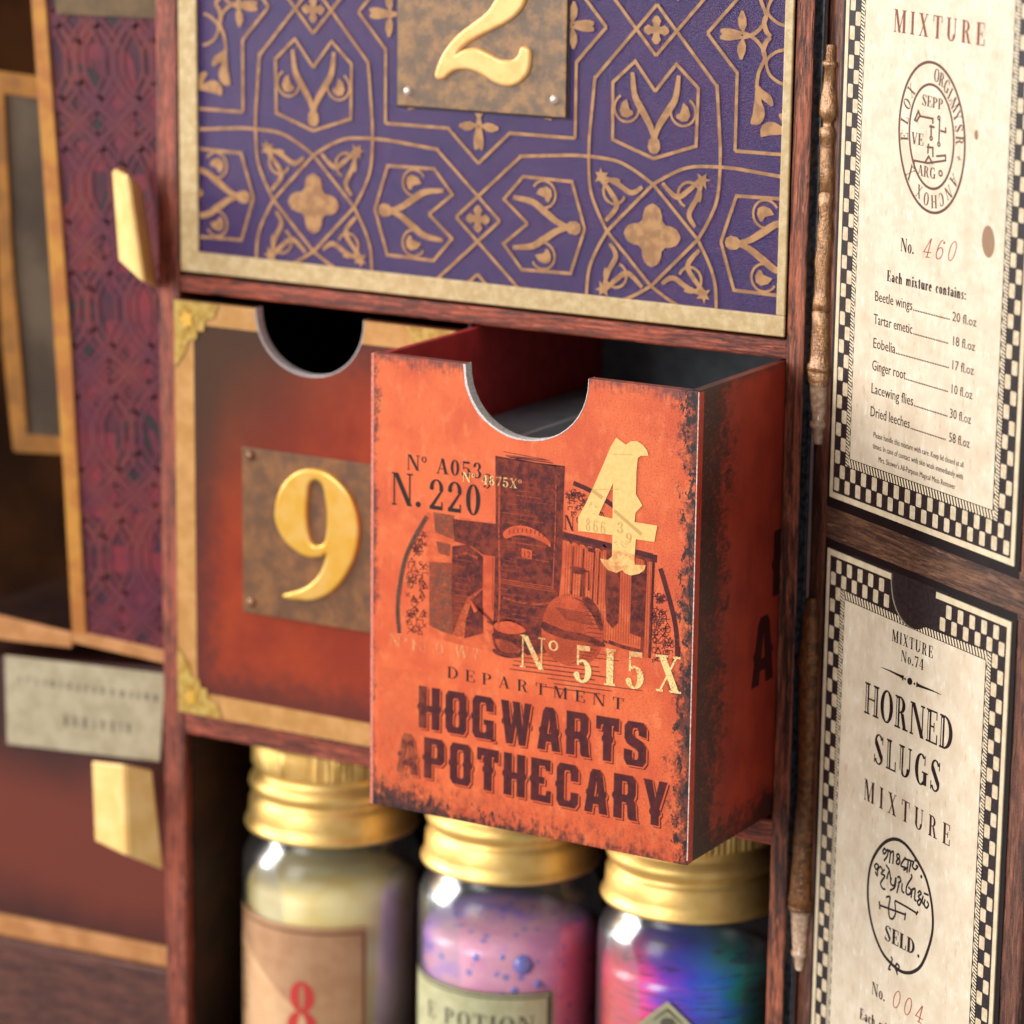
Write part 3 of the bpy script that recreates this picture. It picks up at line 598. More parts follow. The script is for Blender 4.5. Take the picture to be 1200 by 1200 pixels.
def motif(cx, cz):
    rep(cx, cz, [(0, .252), (.252, 0)], sym=4)                                   # square on its corner
    rep(cx, cz, crom([(0, .252), (.1, .31), (.2, .35), (.325, .362), (.45, .362)], 6))
    rep(cx, cz, [(.45, .362), (.75, .335)][:1]+[(.76, .335)], sym=8)
    rep(cx, cz, [(.335, .75), (0, 1.125)]); rep(cx, cz, [(.362, .45), (.335, .75)])
    rep(cx, cz, [(0, .378), (.23, .455), (.235, .735), (.113, .845), (0, .705)])
    rep(cx, cz, crom([(0, .46), (.02, .53), (.07, .61), (.112, .68), (.127, .79)], 6), 1.05, taper=lambda t: .5+1.9*t*(1.25-t*1.2))
    rep(cx, cz, arc(.155, .615, .068, .068, 150, 420, 16), .4)
    repf(cx, cz, [(.155, .66), (.182, .64), (.195, .6), (.18, .572), (.15, .568), (.118, .585), (.12, .6), (.14, .61)])
    repf(cx, cz, [(0, .385+.015), (.02, .405), (.035, .43), (.03, .465), (.008, .49), (0, .49)])
    # filled cross with lobes
    repf(cx, cz, [(0, 0), (.075, .055), (.055, .075), (.052, .105), (.04, .135), (.02, .15), (0, .158)])
    repf(cx, cz, [(0, 0), (.055, .075), (.075, .055), (.02, .0)])
    # sprigs in the four corner fields
    rep(cx, cz, arc(.2, .215, .062, .062, -30, 250, 14), .45, sym=4)
    rep(cx, cz, crom([(.26, .3), (.2, .24), (.13, .2), (.05, .262)], 5), .9, taper=lambda t: .5+1.4*t*(1.2-t*1.1), sym=4)
    rep(cx, cz, crom([(.27, .29), (.24, .2), (.2, .12), (.235, .06)], 5), .9, taper=lambda t: .5+1.4*t*(1.2-t*1.1), sym=4)
    repf(cx, cz, [(.29, .325), (.268, .31), (.24, .325), (.25, .29), (.235, .265), (.268, .272), (.29, .25), (.288, .285), (.315, .295), (.288, .302)], sym=4)
def small(cx, cz):
    for k in range(4):
        c_, s_ = [(1, 0), (0, 1), (-1, 0), (0, -1)][k]
        pm.flat([(cx+a*(x*c_-z*s_), cz+a*(x*s_+z*c_)) for x, z in [(0, 0), (.016, .012), (.018, .03), (.026, .045), (.012, .065), (0, .07), (-.012, .065), (-.026, .045), (-.018, .03), (-.016, .012)]], -.02)
SC = (56.97, 80.2)
def pxu(pts):
    o = []
    for px, py in pts:
        q = FC.at(780+px/6, py/6); o.append(((q[0]-SC[0])/a, (q[1]-SC[1])/a))
    return o
def star(cx, cz):
    rep(cx, cz, [(0, .72), (.18, .555), (.555, .555)]); rep(cx, cz, [(.555, .555), (.555, .18)], sym=4)
    lf = lambda t: .35+1.5*math.sin(math.pi*min(1, t*.97))
    grow = lambda t: .5+2.0*t*(1.3-t*1.25)
    for pts in ([(545, 230), (500, 238), (450, 235), (415, 225), (385, 212)], [(545, 225), (542, 180), (538, 130), (540, 75)]):
        rep(cx, cz, pxu(pts), .85, taper=lf)
    rep(cx, cz, crom(pxu([(545, 232), (610, 260), (670, 320), (700, 400), (655, 510), (640, 620)]), 5), .6)
    rep(cx, cz, crom(pxu([(640, 600), (680, 660), (725, 700), (750, 745)]), 5), .75, taper=lf)
    rep(cx, cz, crom(pxu([(642, 600), (650, 720), (640, 800), (605, 865)]), 5), .8, taper=lf)
    rep(cx, cz, crom(pxu([(690, 400), (688, 350), (710, 290), (742, 265)]), 5), .7, taper=grow)
    rep(cx, cz, crom(pxu([(835, 350), (770, 370), (710, 430), (730, 520), (790, 575), (840, 595)]), 5), .5)
    rep(cx, cz, crom(pxu([(675, 962), (690, 905), (740, 885), (800, 905), (850, 935)]), 5), .7, taper=lf)
for i in (-1, 0, 1):
    for j in (-1, 0, 1, 2):
        if (i+j) % 1 == 0:
            motif(-39.1+64.05*i, 48.0+64.4*(j-0)) if j in (0, 1) and i in (0, 1) else None
            if i in (0, 1) and j in (0, 1): small(-39.1+64.05*i, 48.0+64.4*j+32.2)
for i in (0, 1, 2): small(-39.1+64.05*(i-.5), 48.0)
for i in (-1, 0, 1):
    star(-39.1+64.05*(i+.5), 48.0+32.2); star(-39.1+64.05*(i+.5), 48.0-32.2)
pm.build('line_pattern', M['pattern'], lidt, clip=(ix0-.2, ix1+.2, iz0-.3, 91.5))
# plate 2
pp = P(FC, (462.5, 0), (467, 123.5), (664.5, 137.5), (668, 0))
px0, px1, pz0 = pp[1][0], pp[2][0], (pp[1][1]+pp[2][1])/2
plate2 = Mesh().box(px0, px1, -.45, .02, pz0, pz0+35).build('number_plate', M['plate'], lidt, bevel=.15)
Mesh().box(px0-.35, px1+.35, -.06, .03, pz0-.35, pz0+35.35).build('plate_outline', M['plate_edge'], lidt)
for q in ((478.5, 107), (650, 117)):
    x, z = FC.at(*q, -.45); Mesh().lathe([(.001, 0), (.45, 0), (.8, -.12), (.85, -.3), (.85, .2)], 0, 0, 20).v
    rv = Mesh()
    for ring_ in ((.001, -.95), (.5, -.85), (.8, -.62), (.85, -.42)):
        for kk in range(18): rv.v.append((x+ring_[0]*math.cos(kk*math.tau/18), ring_[1], z+ring_[0]*math.sin(kk*math.tau/18)))
    for r_ in range(3):
        for kk in range(18): rv.f.append((r_*18+kk, r_*18+(kk+1) % 18, (r_+1)*18+(kk+1) % 18, (r_+1)*18+kk))
    rv.build('rivet', M['rivet'], plate2, smooth=True)
S2 = lambda pts: [(460+x*.18333, y*.18333) for x, y in pts]
two = crom(S2([(285, 490), (300, 420), (345, 325), (430, 225), (520, 155), (610, 85), (665, 5), (720, -90), (735, -170), (700, -230), (620, -250), (540, -220), (500, -160), (440, -150), (430, -210), (480, -290), (600, -340), (740, -325), (850, -240), (880, -120), (850, 10), (800, 85), (720, 145), (600, 205), (500, 260), (440, 310), (420, 350), (460, 325), (540, 312), (620, 345), (700, 385), (770, 388), (810, 360), (830, 310), (860, 305), (885, 330), (885, 400), (865, 470), (810, 525), (740, 545), (660, 520), (580, 470), (500, 438), (420, 440), (370, 465), (330, 498)]), 5, True)
raised('numeral', [[FC.at(*q, -.5) for q in two]], M['numeral'], lidt, -.5, .05, .55)

# ================================================================== drawer builder (notched front, walls, floor)
def notch_outline(x0, x1, z0, z1, nx0, nx1, nd, n=22):
    pts = [(x0, z0), (x1, z0), (x1, z1), (nx1, z1)]
    cx = (nx0+nx1)/2; rx = (nx1-nx0)/2
    k = .28*nd                                        # short straight lip, then the half round
    pts += [(cx+rx*math.cos(R(t)), z1-.0-nd*math.sin(R(t))**.92 if t not in (0, 180) else z1) for t in [180*i/n for i in range(1, n)]]
    pts += [(nx0, z1), (x0, z1)]
    return pts
def front(root, out, mat, th, edge_mat, out_edge=True):
    # face in print, cut edges in grey board
    m = Mesh(); p = out[::-1] if sum(a_[0]*b_[1]-b_[0]*a_[1] for a_, b_ in zip(out, out[1:]+out[:1])) < 0 else out
    n = len(p); i = 0; m.v = [(q[0], 0, q[1]) for q in p]+[(q[0], th, q[1]) for q in p]
    m.f = [tuple(range(n)), tuple(range(2*n-1, n-1, -1))]+[(k, n+k, n+(k+1) % n, (k+1) % n) for k in range(n)]
    return m.build('front_panel', mat, root, bevel=.1)

# ---------------- drawer 9
d9 = thing('small_drawer', F9, 'brown-red drawer numbered 9 with gold border and corners, nearly closed', 'drawer', 'small numbered drawers of the middle row')
x0, x1, z0, z1 = -66.4, -9.6, -44.2, 29.6
n0 = F9.at(299, 360)[0]; n1 = F9.at(427, 374)[0]; nb = F9.at(374, 443)[1]
o9 = notch_outline(x0, x1, z0, z1, n0, n1, z1-nb)
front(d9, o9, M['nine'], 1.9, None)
nc = [p for p in o9[3:-1]]
m = Mesh(); nn = len(nc)
m.v = [(p[0], -.03, p[1]-.02) for p in nc]+[(p[0], 1.95, p[1]-.02) for p in nc]
inner = [(p[0]+( .12 if p[0] < (n0+n1)/2 else -.12), p[1]+.1) for p in nc]
m.v += [(p[0], -.03, p[1]) for p in inner]+[(p[0], 1.95, p[1]) for p in inner]
for k in range(nn-1):
    m.f += [(2*nn+k, 2*nn+k+1, 3*nn+k+1, 3*nn+k), (k, k+1, 2*nn+k+1, 2*nn+k)]
m.build('cut_edge', M['white_board'], d9)
bw = 3.1
gb = lambda pts, mt=M['gold_border'], nm='gold_border', y=-.03: Mesh().prism(pts, y, .0-.002).build(nm, mt, d9)
ib = F9.at(236, 790); ibl = F9.at(250, 808); it = F9.at(245, 394)
xi = x0+4.05; zt = z1-4.0; zb = z0+4.2
gb([(x0+.05, z0+.05), (xi, z0+.05), (xi, z1-.05), (x0+.05, z1-.05)])
gb([(xi+.02, z0+.05), (x1-.1, z0+.05), (x1-.1, zb), (xi+.02, zb)])
gb([(x1-4, zb+.02), (x1-.1, zb+.02), (x1-.1, z1-.05), (x1-4, z1-.05)])
lp = [p for p in o9 if p[1] > zt and p[0] < (n0+n1)/2]; 
def cutx(zv, left):
    cx_ = (n0+n1)/2; rx_ = (n1-n0)/2; s = ((z1-zv)/(z1-nb))**(1/.92); c_ = math.sqrt(max(0, 1-s*s)); return cx_-rx_*c_-.1 if left else cx_+rx_*c_+.1
gb([(xi+.02, zt), (cutx(zt, 1), zt), (cutx(z1-2, 1), z1-2), (n0-.05, z1-.05), (xi+.02, z1-.05)])
gb([(cutx(zt, 0), zt), (x1-4.02, zt), (x1-4.02, z1-.05), (n1+.05, z1-.05), (cutx(z1-2, 0), z1-2)])
for (cx_, cz_, sx, sz) in ((x0, z1, 1, -1), (x0, z0, 1, 1), (x1, z1, -1, -1), (x1, z0, -1, 1)):
    q = [(.1, .1), (9.5, .1), (8.5, 2.6), (6.6, 3.2), (6.4, 5), (5, 5.2), (4.8, 6.6), (3.2, 6.8), (2.4, 9), (.1, 12)]
    g_ = Mesh().prism([(cx_+sx*a_, cz_+sz*b_) for a_, b_ in q], -.3, -.031).build('corner_mount', M['gold_corner'], d9, bevel=.12)
    Mesh().prism([(cx_+sx*(3.0+1.5*math.cos(t*math.tau/10)*(1 if t % 2 else .6)), cz_+sz*(3.2+1.8*math.sin(t*math.tau/10)*(1 if t % 2 else .6))) for t in range(10)], -.55, -.29).build('rosette', M['numeral9'], g_)
# body walls of drawer 9
Mesh().box(x0+.3, x0+1.3, 1.95, 74, z0+.3, z1-.4).build('side_panel', M['black_board'], d9)
Mesh().box(x1-1.3, x1-.3, 1.95, 74, z0+.3, z1-.4).build('side_panel', M['black_board'], d9)
Mesh().box(x0+1.3, x1-1.3, 72.5, 74, z0+1.4, z1-.4).build('back_panel', M['black_board'], d9)
Mesh().box(x0+1.3, x1-1.3, 1.95, 72.5, z0+.3, z0+1.4).build('bottom_panel', M['black_board'], d9)
q = P(F9, (285, 523), (288, 717)); px0, pz1, pz0 = q[0][0], q[0][1], q[1][1]
pl9 = Mesh().box(px0, px0+32, -.4, -.002, pz0, pz1).build('number_plate', M['plate9'], d9, bevel=.15)
for q in ((294, 534), (295, 706)):
    x, z = F9.at(*q, -.4); rv = Mesh()
    for r_, y_ in ((.001, -.95), (.5, -.85), (.85, -.6), (.95, -.38)):
        for kk in range(18): rv.v.append((x+r_*math.cos(kk*math.tau/18), y_, z+r_*math.sin(kk*math.tau/18)))
    for r_ in range(3):
        for kk in range(18): rv.f.append((r_*18+kk, r_*18+(kk+1) % 18, (r_+1)*18+(kk+1) % 18, (r_+1)*18+kk))
    rv.build('rivet', M['rivet9'], pl9, smooth=True)
S9 = lambda pts: [(280+x*.19162, 510+y*.19167) for x, y in pts]
nine = crom(S9([(285, 975), (380, 950), (450, 910), (510, 840), (548, 720), (500, 738), (420, 735), (330, 680), (265, 600), (232, 500), (245, 380), (290, 290), (360, 230), (450, 210), (550, 235), (640, 310), (700, 400), (735, 520), (735, 640), (705, 760), (640, 880), (560, 960), (460, 1002), (370, 1000), (300, 992)]), 6, True)
nhole = crom(S9([(465, 268), (435, 300), (425, 380), (420, 480), (430, 590), (455, 660), (490, 678), (530, 660), (548, 590), (552, 480), (540, 380), (525, 310), (500, 275)]), 6, True)
raised('numeral', [[F9.at(*q, -.4) for q in nine], [F9.at(*q, -.4) for q in nhole][::-1]], M['numeral9'], d9, -.45, .05, .55)

# ---------------- drawer 4 (pulled out)
d4 = thing('small_drawer', F4, 'orange cardboard drawer numbered 4 with apothecary print, pulled out of its slot', 'drawer', 'small numbered drawers of the middle row')
x0, x1, z0, z1 = -8.5, XR, -43.6, 30.25
n0 = F4.at(545.5, 428)[0]; n1 = F4.at(690, 448)[0]; nb = F4.at(622, 516)[1]
o4 = notch_outline(x0, x1, z0, z1, n0, n1, z1-nb)
TH = 1.7
fm = Mesh(); p = o4; n = len(p)
# face inset slightly from the side edges so that the wrapped paper shows as its own strip
fp = front(d4, [(q[0], q[1]) for q in o4], M['orange'], TH, None)
nc = o4[3:-1]; nn = len(nc); m = Mesh()
m.v = [(p[0]*.997+(n0+n1)/2*.003, -.04, p[1]+.02) for p in nc]+[(p[0]*.997+(n0+n1)/2*.003, TH+.04, p[1]+.02) for p in nc]
inner = []
for p in nc:
    cxn = (n0+n1)/2; vx, vz = p[0]-cxn, p[1]-z1; l_ = math.hypot(vx, vz*1.0) or 1; w_ = .07+(.30*max(0, -vx/l_)**.7+.1*abs(vz/l_))*random.uniform(.75, 1.2)
    inner.append((p[0]+vx/l_*w_, p[1]+vz/l_*w_))
nc_in = [(p[0]-(p[0]-(n0+n1)/2)*.003, p[1]-.02) for p in nc]
m.v += [(p[0], -.04, p[1]) for p in inner]+[(p[0], TH+.04, p[1]) for p in inner]
for k in range(nn-1): m.f += [(k, k+1, nn+k+1, nn+k), (k, k+1, 2*nn+k+1, 2*nn+k), (nn+k, 3*nn+k, 3*nn+k+1, nn+k+1)]
m.build('cut_edge', M['white_board'], d4)
Mesh().box(x1+.001, x1+.14, .12, TH-.05, z0+.25, z1-.15).build('wrapped_edge', M['orange_edge'], d4, bevel=.06)
Mesh().box(x1-.02, x1+.12, -.04, .1, z0+.8, z1-.05).build('cracked_edge', m_plain('white_paper_crack', (236, 216, 206), (214, 150, 130), 2.5, .7), d4)
Mesh().box(x0-.06, x0+.16, -.03, .12, z0+.2, z1-.1).build('cracked_edge', m_plain('pink_paper_crack', (232, 150, 138), (214, 108, 84), 1.2, .6), d4)
# walls: red printed outside, inside lining
D4 = 74
Mesh().box(x0+.25, x0+1.5, TH+.02, D4, z0+.2, z1-.2).build('side_panel', M['red_inner'], d4, bevel=.2)
sp_ = Mesh().box(x1-1.6, x1-.25, TH+.02, D4, z0+.15, z1-.15).build('side_panel', M['inside_grey'], d4, bevel=.25)
Mesh().box(x0+1.52, x1-1.62, D4-1.5, D4, z0+1.5, z1-.2).build('back_panel', M['grey_wall'], d4)
Mesh().box(x0+1.52, x1-1.62, TH+.02, D4-1.52, z0+.2, z0+1.45).build('bottom_panel', M['inside_grey'], d4)
Mesh().box(x0+1.52, x1-1.62, TH+.02, TH+.3, z0+1.5, nb-.3).build('front_lining', M['red_inner_dark'], d4)
# outer side print lives in the side frame
cov = Mesh().box(-27.98, 44, 0, .24, z0+.1, z1-.05).build('side_print', M['side'], None, bevel=.1)
cov.parent = d4; cov.matrix_parent_inverse = Matrix.Identity(4); cov.matrix_basis = F4.m.inverted() @ FS.m
# roll-over along the top of the side wall
rl = Mesh().box(-27.98, 44, .02, 1.5, z1-.12, z1+.06).build('side_top_edge', M['side'], None, bevel=.08)
rl.parent = d4; rl.matrix_basis = F4.m.inverted() @ FS.m
m = Mesh(); put_text(m, FS, 'A', (880, 808), (907, 793), 78, 'west', -.03); put_text(m, FS, 'H', (905, 700), (932, 686), 76, 'west', -.03)
sl = m.build('side_lettering', m_ink('dark_side_print', (60, 24, 26), .34, 2, .08, strength=.85), None); sl.parent = d4; sl.matrix_basis = F4.m.inverted() @ FS.m

hl = FS.at(0, 0)
XI = x0+2.2
_d = rt*((640-600)/F_PX) - up*((466-600)/F_PX) + fw; _k = (XI*MM-CAM.x)/_d.x; zi = (CAM.z+_d.z*_k)/MM
ins = thing('card_parcel', FC, 'flat grey card parcel lying inside the pulled-out orange drawer', 'parcel')
Mesh().box(XI, x1-2.4, -27.2, 40, zi-8, zi).build('parcel_body', M['inside_grey'], ins, bevel=.6)
Mesh().box(XI+12, XI+12.8, -27.25, 40.05, zi-8.05, zi+.05).build('fold_seam', M['white_board'], ins)
# ---- print on the front of drawer 4
Y0 = -.03
il = Mesh(); G = lambda pts, y=Y0: il.flat([F4.at(*q) for q in pts], y)
G([(580.5, 534), (620, 541), (662, 546), (660, 600), (658.5, 660), (655, 700), (652, 752), (640, 765), (618, 768), (600, 752), (578, 748), (579, 700), (580.5, 640), (581, 600)])
G([(531, 608), (582, 614), (582, 652), (566, 650), (552, 640), (532, 634)])
G([(530, 640), (548, 638), (566, 652), (566, 688), (548, 700), (538, 722), (531, 742), (529, 700)])
G([(546, 726), (553, 703), (567, 690), (566, 742), (544, 748)])
G([(689, 641), (697, 643), (697, 648), (689, 646)]); 
G([(711, 640), (727, 643), (726, 700), (724, 730), (718, 736), (711, 728), (709, 700)], Y0); G([(740, 668), (757, 672), (754, 748), (738, 742)])
il.build('illustration', M['ink_maroon'], d4)
il = Mesh()
il.flat(P(F4, (503, 658), (531, 660), (531, 744), (520, 741), (503, 733)), Y0); il.flat(P(F4, (508, 600), (532, 604), (531, 632), (510, 624)), Y0); il.flat(P(F4, (511, 634), (528, 638), (527, 652), (514, 648)), Y0)
for p_, w_ in (([(500.5, 605), (487, 628), (475, 655), (468, 690), (466, 715), (468, 742)], 1.0), ):
    il.stroke([F4.at(*q) for q in crom(p_, 6)], .85, Y0)
il.build('faded_illustration', M['ink_grey'], d4)
il = Mesh()
def K(pts, w, sm=True): il.stroke([F4.at(*q) for q in (crom(pts, 6) if sm else pts)], w, Y0)
K([(672, 566), (690, 574), (712, 588), (735, 606), (750, 624)], .75); K([(774, 666), (781, 690), (789, 720), (793, 745), (794, 772)], .8)
K([(500.5, 605), (487, 628), (475, 655), (468, 690), (466, 715), (468, 742)], .45)
K([(659, 626), (700, 636), (765, 652)], .9, 0); K([(659, 631), (700, 641), (765, 657)], .4, 0)
for q in range(9): K([(662+q*9, 627+q*2.2), (670+q*9, 637+q*2.2)], .35, 0)
K([(757, 655), (752, 768)], .55, 0); K([(766, 658), (761, 771)], .45, 0); K([(753, 652), (770, 655)], 1.2, 0)
K([(668, 665), (690, 670), (690, 692)], .3, 0)
for x_ in (672, 684, 697, 703): K([(x_, 640+(x_-670)*.2), (x_-3, 702+(x_-670)*.2)], .28, 0)
K([(671, 664), (685, 667), (684, 700)], .25, 0); K([(671, 668), (685, 671)], .9, 0); K([(683, 668), (680, 702)], .35, 0)
K([(713, 752), (730, 758), (754, 764)], .6, 0); K([(700, 748), (712, 753)], .4, 0)
K([(571, 728), (585, 735), (600, 737), (616, 740)], .3); K([(578, 729), (595, 727), (612, 733), (617, 740)], .2); K([(578, 742), (581, 757), (592, 768), (608, 768), (614, 756), (617, 741)], .5)
il.flat([F4.at(*q) for q in crom([(578, 760), (590, 764), (608, 766), (608, 770), (595, 771), (580, 766)], 4, True)], Y0)
K([(551, 703), (562, 714), (575, 727), (586, 741)], .5)
for k in range(11):                                                # streaks under the bench
    yy = 753+k*5.2; xa = 620+random.uniform(-40, 30); xb = xa+random.uniform(60, 130)
    K([(xa, yy+(xa-640)*.13), (min(xb, 796), yy+(min(xb, 796)-640)*.13)], random.uniform(.08, .2), 0)
for k in range(9): K([(590+k*2, 531+k*1.2+random.uniform(-2, 2)), (640+k*2, 538+k*1.2+random.uniform(-2, 2))], .1, 0)
# small marks in the round border
def sig(x_, y_, s_):
    t = random.randint(0, 5)
    if t == 0: K([(x_-s_, y_), (x_+s_, y_+s_*.3)], .12, 0); K([(x_, y_-s_), (x_, y_+s_)], .12, 0)
    elif t == 1: K([(x_-s_, y_+s_), (x_, y_-s_), (x_+s_, y_+s_), (x_-s_, y_+s_)], .11, 0)
    elif t == 2: K(arc(x_, y_, s_*.8, s_, 0, 330, 10), .11, 0)
    elif t == 3: K([(x_-s_, y_-s_), (x_+s_, y_+s_)], .11, 0); K([(x_+s_, y_-s_), (x_-s_, y_+s_)], .11, 0)
    elif t == 4: K([(x_-s_, y_+s_), (x_-s_, y_-s_), (x_+s_, y_-s_), (x_+s_, y_)], .11, 0)
    else: K([(x_-s_, y_), (x_-s_*.3, y_-s_), (x_+s_*.3, y_+s_), (x_+s_, y_)], .11, 0)
for k in range(75):
    yy = random.uniform(625, 742); xl = 476+max(0, (680-yy))*.22; sig(random.uniform(xl, 500), yy, random.uniform(2, 4.2))
for k in range(75):
    yy = random.uniform(690, 772); sig(random.uniform(766, 777+(yy-690)*.17), yy+3, random.uniform(2, 4))
for k in range(40): yy = random.uniform(577, 604); sig(random.uniform(664, 672+(yy-570)*1.1), yy, random.uniform(2.2, 4))
il.build('fine_illustration', M['ink_maroon'], d4)
fl = crom([(668, 696), (688, 702), (703, 716), (708, 738), (703, 762), (690, 776), (668, 780), (648, 772), (637, 755), (635, 733), (641, 712), (652, 700)], 6, True)
il = Mesh(); il.flat([F4.at(*q) for q in fl], -.05); il.flat([F4.at(*q) for q in crom([(580, 731), (595, 728), (610, 733), (616, 740), (598, 743), (582, 738)], 5, True)], -.05)
il.build('illustration_ground', M['orange_plain'], d4)
il = Mesh()                                                        # engraved hatching
def H(x0_, y0_, x1_, y1_, w): il.stroke(P(F4, (x0_, y0_), (x1_, y1_)), w, -.075)
for k in range(24):
    an = math.pi*(k/23-.5); H(671+32*math.cos(an)*.55, 738+38*math.sin(an), 672+34*math.cos(an), 740+38*math.sin(an), .13)
for k in range(9): H(652+k*1.2, 712+k*1.6, 690+k*.8, 719+k*1.8, .1)
for k in range(12): H(585, 742+k*2.1, 613-k*.6, 746+k*2.1, .12)
for x_ in range(664, 768, 3): H(x_, 636+(x_-660)*.2, x_-2.5, (704 if x_ < 706 else 748)+(x_-700)*.17, .05)
for k in range(13): H(712, 652+k*6.2, 725, 655+k*6.2, .08); H(741, 676+k*5.2, 755, 679+k*5.2, .08)
il.build('engraved_hatching', M['ink_maroon'], d4)
il = Mesh()
for k in range(34):
    y_ = 560+k*5.6; xa = 582+random.uniform(0, 30); xb = xa+random.uniform(12, 46)
    il.stroke(P(F4, (xa, y_+(xa-582)*.14), (min(xb, 656), y_+(min(xb, 656)-582)*.14)), random.uniform(.05, .13), -.085)
for k in range(12): y_ = 655+k*7; il.stroke(P(F4, (533, y_), (533+random.uniform(8, 28), y_+3)), .09, -.085)
il.stroke([F4.at(*q) for q in crom([(586, 560), (585, 620), (586, 690), (584, 740)], 5)], .35, -.085); il.stroke([F4.at(*q) for q in crom([(652, 560), (651, 620), (648, 690)], 5)], .2, -.085)
il.stroke([F4.at(*q) for q in crom([(590, 700), (610, 706), (635, 708), (650, 704)], 5)], .3, -.085); il.stroke([F4.at(*q) for q in crom([(534, 652), (545, 648), (560, 654)], 5)], .4, -.085)
il.build('engraved_highlights', m_ink('worn_orange_lines', (204, 92, 58), .46, 1.6, .1, strength=.7), d4)
il = Mesh()
fl = crom([(668, 696), (688, 702), (703, 716), (708, 738), (703, 762), (690, 776), (668, 780), (648, 772), (637, 755), (635, 733), (641, 712), (652, 700)], 6, True)
il.flat([F4.at(*q) for q in fl], -.068); il.flat([F4.at(*q) for q in crom([(531, 742), (536, 722), (546, 704), (558, 690), (566, 686), (566, 694), (556, 702), (548, 716), (543, 745)], 4, True)], Y0)
il.flat([F4.at(*q) for q in [(569, 737), (614, 742), (610, 766), (586, 764)]], Y0)
il.build('shaded_illustration', M['ink_light'], d4)
il = Mesh(); y_ = -.075
il.flat([F4.at(*q) for q in crom([(636, 728), (660, 738), (684, 743), (706, 752), (707, 758), (684, 752), (660, 748), (637, 738)], 5, True)], y_)
il.flat([F4.at(*q) for q in crom([(690, 700), (702, 715), (707, 735), (703, 738), (694, 720), (682, 704)], 4, True)], y_)
il.build('flask_shading', M['ink_maroon'], d4)
il = Mesh()
il.flat([F4.at(*q) for q in crom([(590, 624), (600, 617), (614, 616), (630, 622), (644, 634), (645, 641), (640, 637), (622, 629), (606, 627), (593, 631)], 4, True)], -.08)
il.flat(P(F4, (611.5, 642), (624, 645), (623.5, 655), (611.5, 652.5)), -.08)
il.flat(P(F4, (567, 650), (577.5, 652), (577, 716), (566, 712)), -.08)
il.flat(P(F4, (550, 703), (553, 704), (560, 716), (556, 718)), -.08)
for k in range(3): il.flat(P(F4, (584, 678+k*2), (650, 688+k*2.5), (650, 688.6+k*2.5), (584, 678.5+k*2)), -.08)
il.build('illustration_highlight', M['orange_plain'], d4)
il = Mesh(); put_text(il, F4, '12', (613, 652), (622, 653.5), 7, 'sans', -.1)
for k in range(9):
    x_ = 597+k*5; yk = 624+((x_-612)/33)**2*10; il.stroke(P(F4, (x_, yk), (x_+.5, yk-5)), .12, -.1)
put_text(il, F4, 'N', (661, 620), (673, 622.5), 17, 'serif', -.05); put_text(il, F4, 'º', (675, 622), (679, 623), 17, 'serif', -.05)
il.build('small_lettering', M['ink_black'], d4)

il = Mesh(); put_text(il, F4, 'Nº A053', (476.5, 550), (565, 561), 18, 'serif', -.05, .08); put_text(il, F4, '9', (565, 572), (577, 573), 17, 'serif', -.05)
il.build('serial_lettering', M['ink_black'], d4)
il = Mesh(); put_text(il, F4, 'N.', (458, 591), (495, 594.5), 38, 'serif', -.05, .06); put_text(il, F4, '220', (502, 596), (564.5, 604.5), 35, 'serif', -.05, .06)
il.build('serial_lettering', M['ink_black'], d4)
il = Mesh(); put_text(il, F4, 'Nº 4875Xº', (542, 564), (612, 573), 11, 'serif', -.085, .08); il.build('cream_lettering', M['ink_cream'], d4)
il = Mesh(); put_text(il, F4, 'N*18.0 W?', (456, 757), (562, 775), 15, 'serif', -.085, .12); il.build('faint_lettering', M['ink_cream_faint'], d4)
il = Mesh(); put_text(il, F4, 'N', (608, 781), (640, 786), 38, 'serif', -.09); put_text(il, F4, 'º', (642, 779), (656, 781), 30, 'bold', -.09)
put_text(il, F4, '5I5X', (672, 798), (798, 813), 43, 'bold', -.09, .3); il.build('cream_lettering', M['ink_cream'], d4)
il = Mesh(); put_text(il, F4, 'DEPARTMENT', (524, 794), (731, 832), 13.5, 'light', -.05, .42); il.build('department_lettering', M['ink_black'], d4)
for s, p0, p1, c0, c1 in (('HOGWARTS', (491, 852), (759, 900), 49, 52), ('APOTHECARY', (465, 904), (782, 970), 47, 53)):
    il = Mesh(); put_text(il, F4, s, p0, p1, c0, 'west', -.035, .15, lift=(.38, -.38), cap1=c1); il.build('lettering_shadow', M['ink_maroon'], d4)
    il = Mesh(); put_text(il, F4, s, p0, p1, c0, 'west', -.075, .15, lift=(.24, -.24), cap1=c1); il.build('lettering_gap', M['orange_plain'], d4)
    il = Mesh(); put_text(il, F4, s, p0, p1, c0, 'west', -.115, .15, cap1=c1); il.build('poster_lettering', M['ink_maroon'], d4)
S4 = lambda pts: [(670+x*.15831, 500+y*.15833) for x, y in pts]
four_o = S4([(332, 80), (405, 132), (440, 108), (485, 105), (530, 135), (560, 175), (572, 214), (515, 214), (492, 232), (482, 330), (478, 500), (526, 582), (475, 635), (468, 705), (636, 732), (614, 852), (478, 832), (466, 985), (470, 1020), (550, 1024), (540, 1060), (500, 1088), (440, 1100), (400, 1085), (376, 1060), (335, 1082), (270, 1060), (235, 1020), (212, 975), (270, 985), (300, 960), (304, 800), (50, 770), (52, 670), (110, 560), (170, 430), (240, 270), (290, 150)])
four_i = S4([(308, 418), (200, 655), (305, 680)])
Mesh().flat([[F4.at(*q) for q in four_o], [F4.at(*q) for q in four_i]], -.12).build('numeral', M['paper_four'], d4)
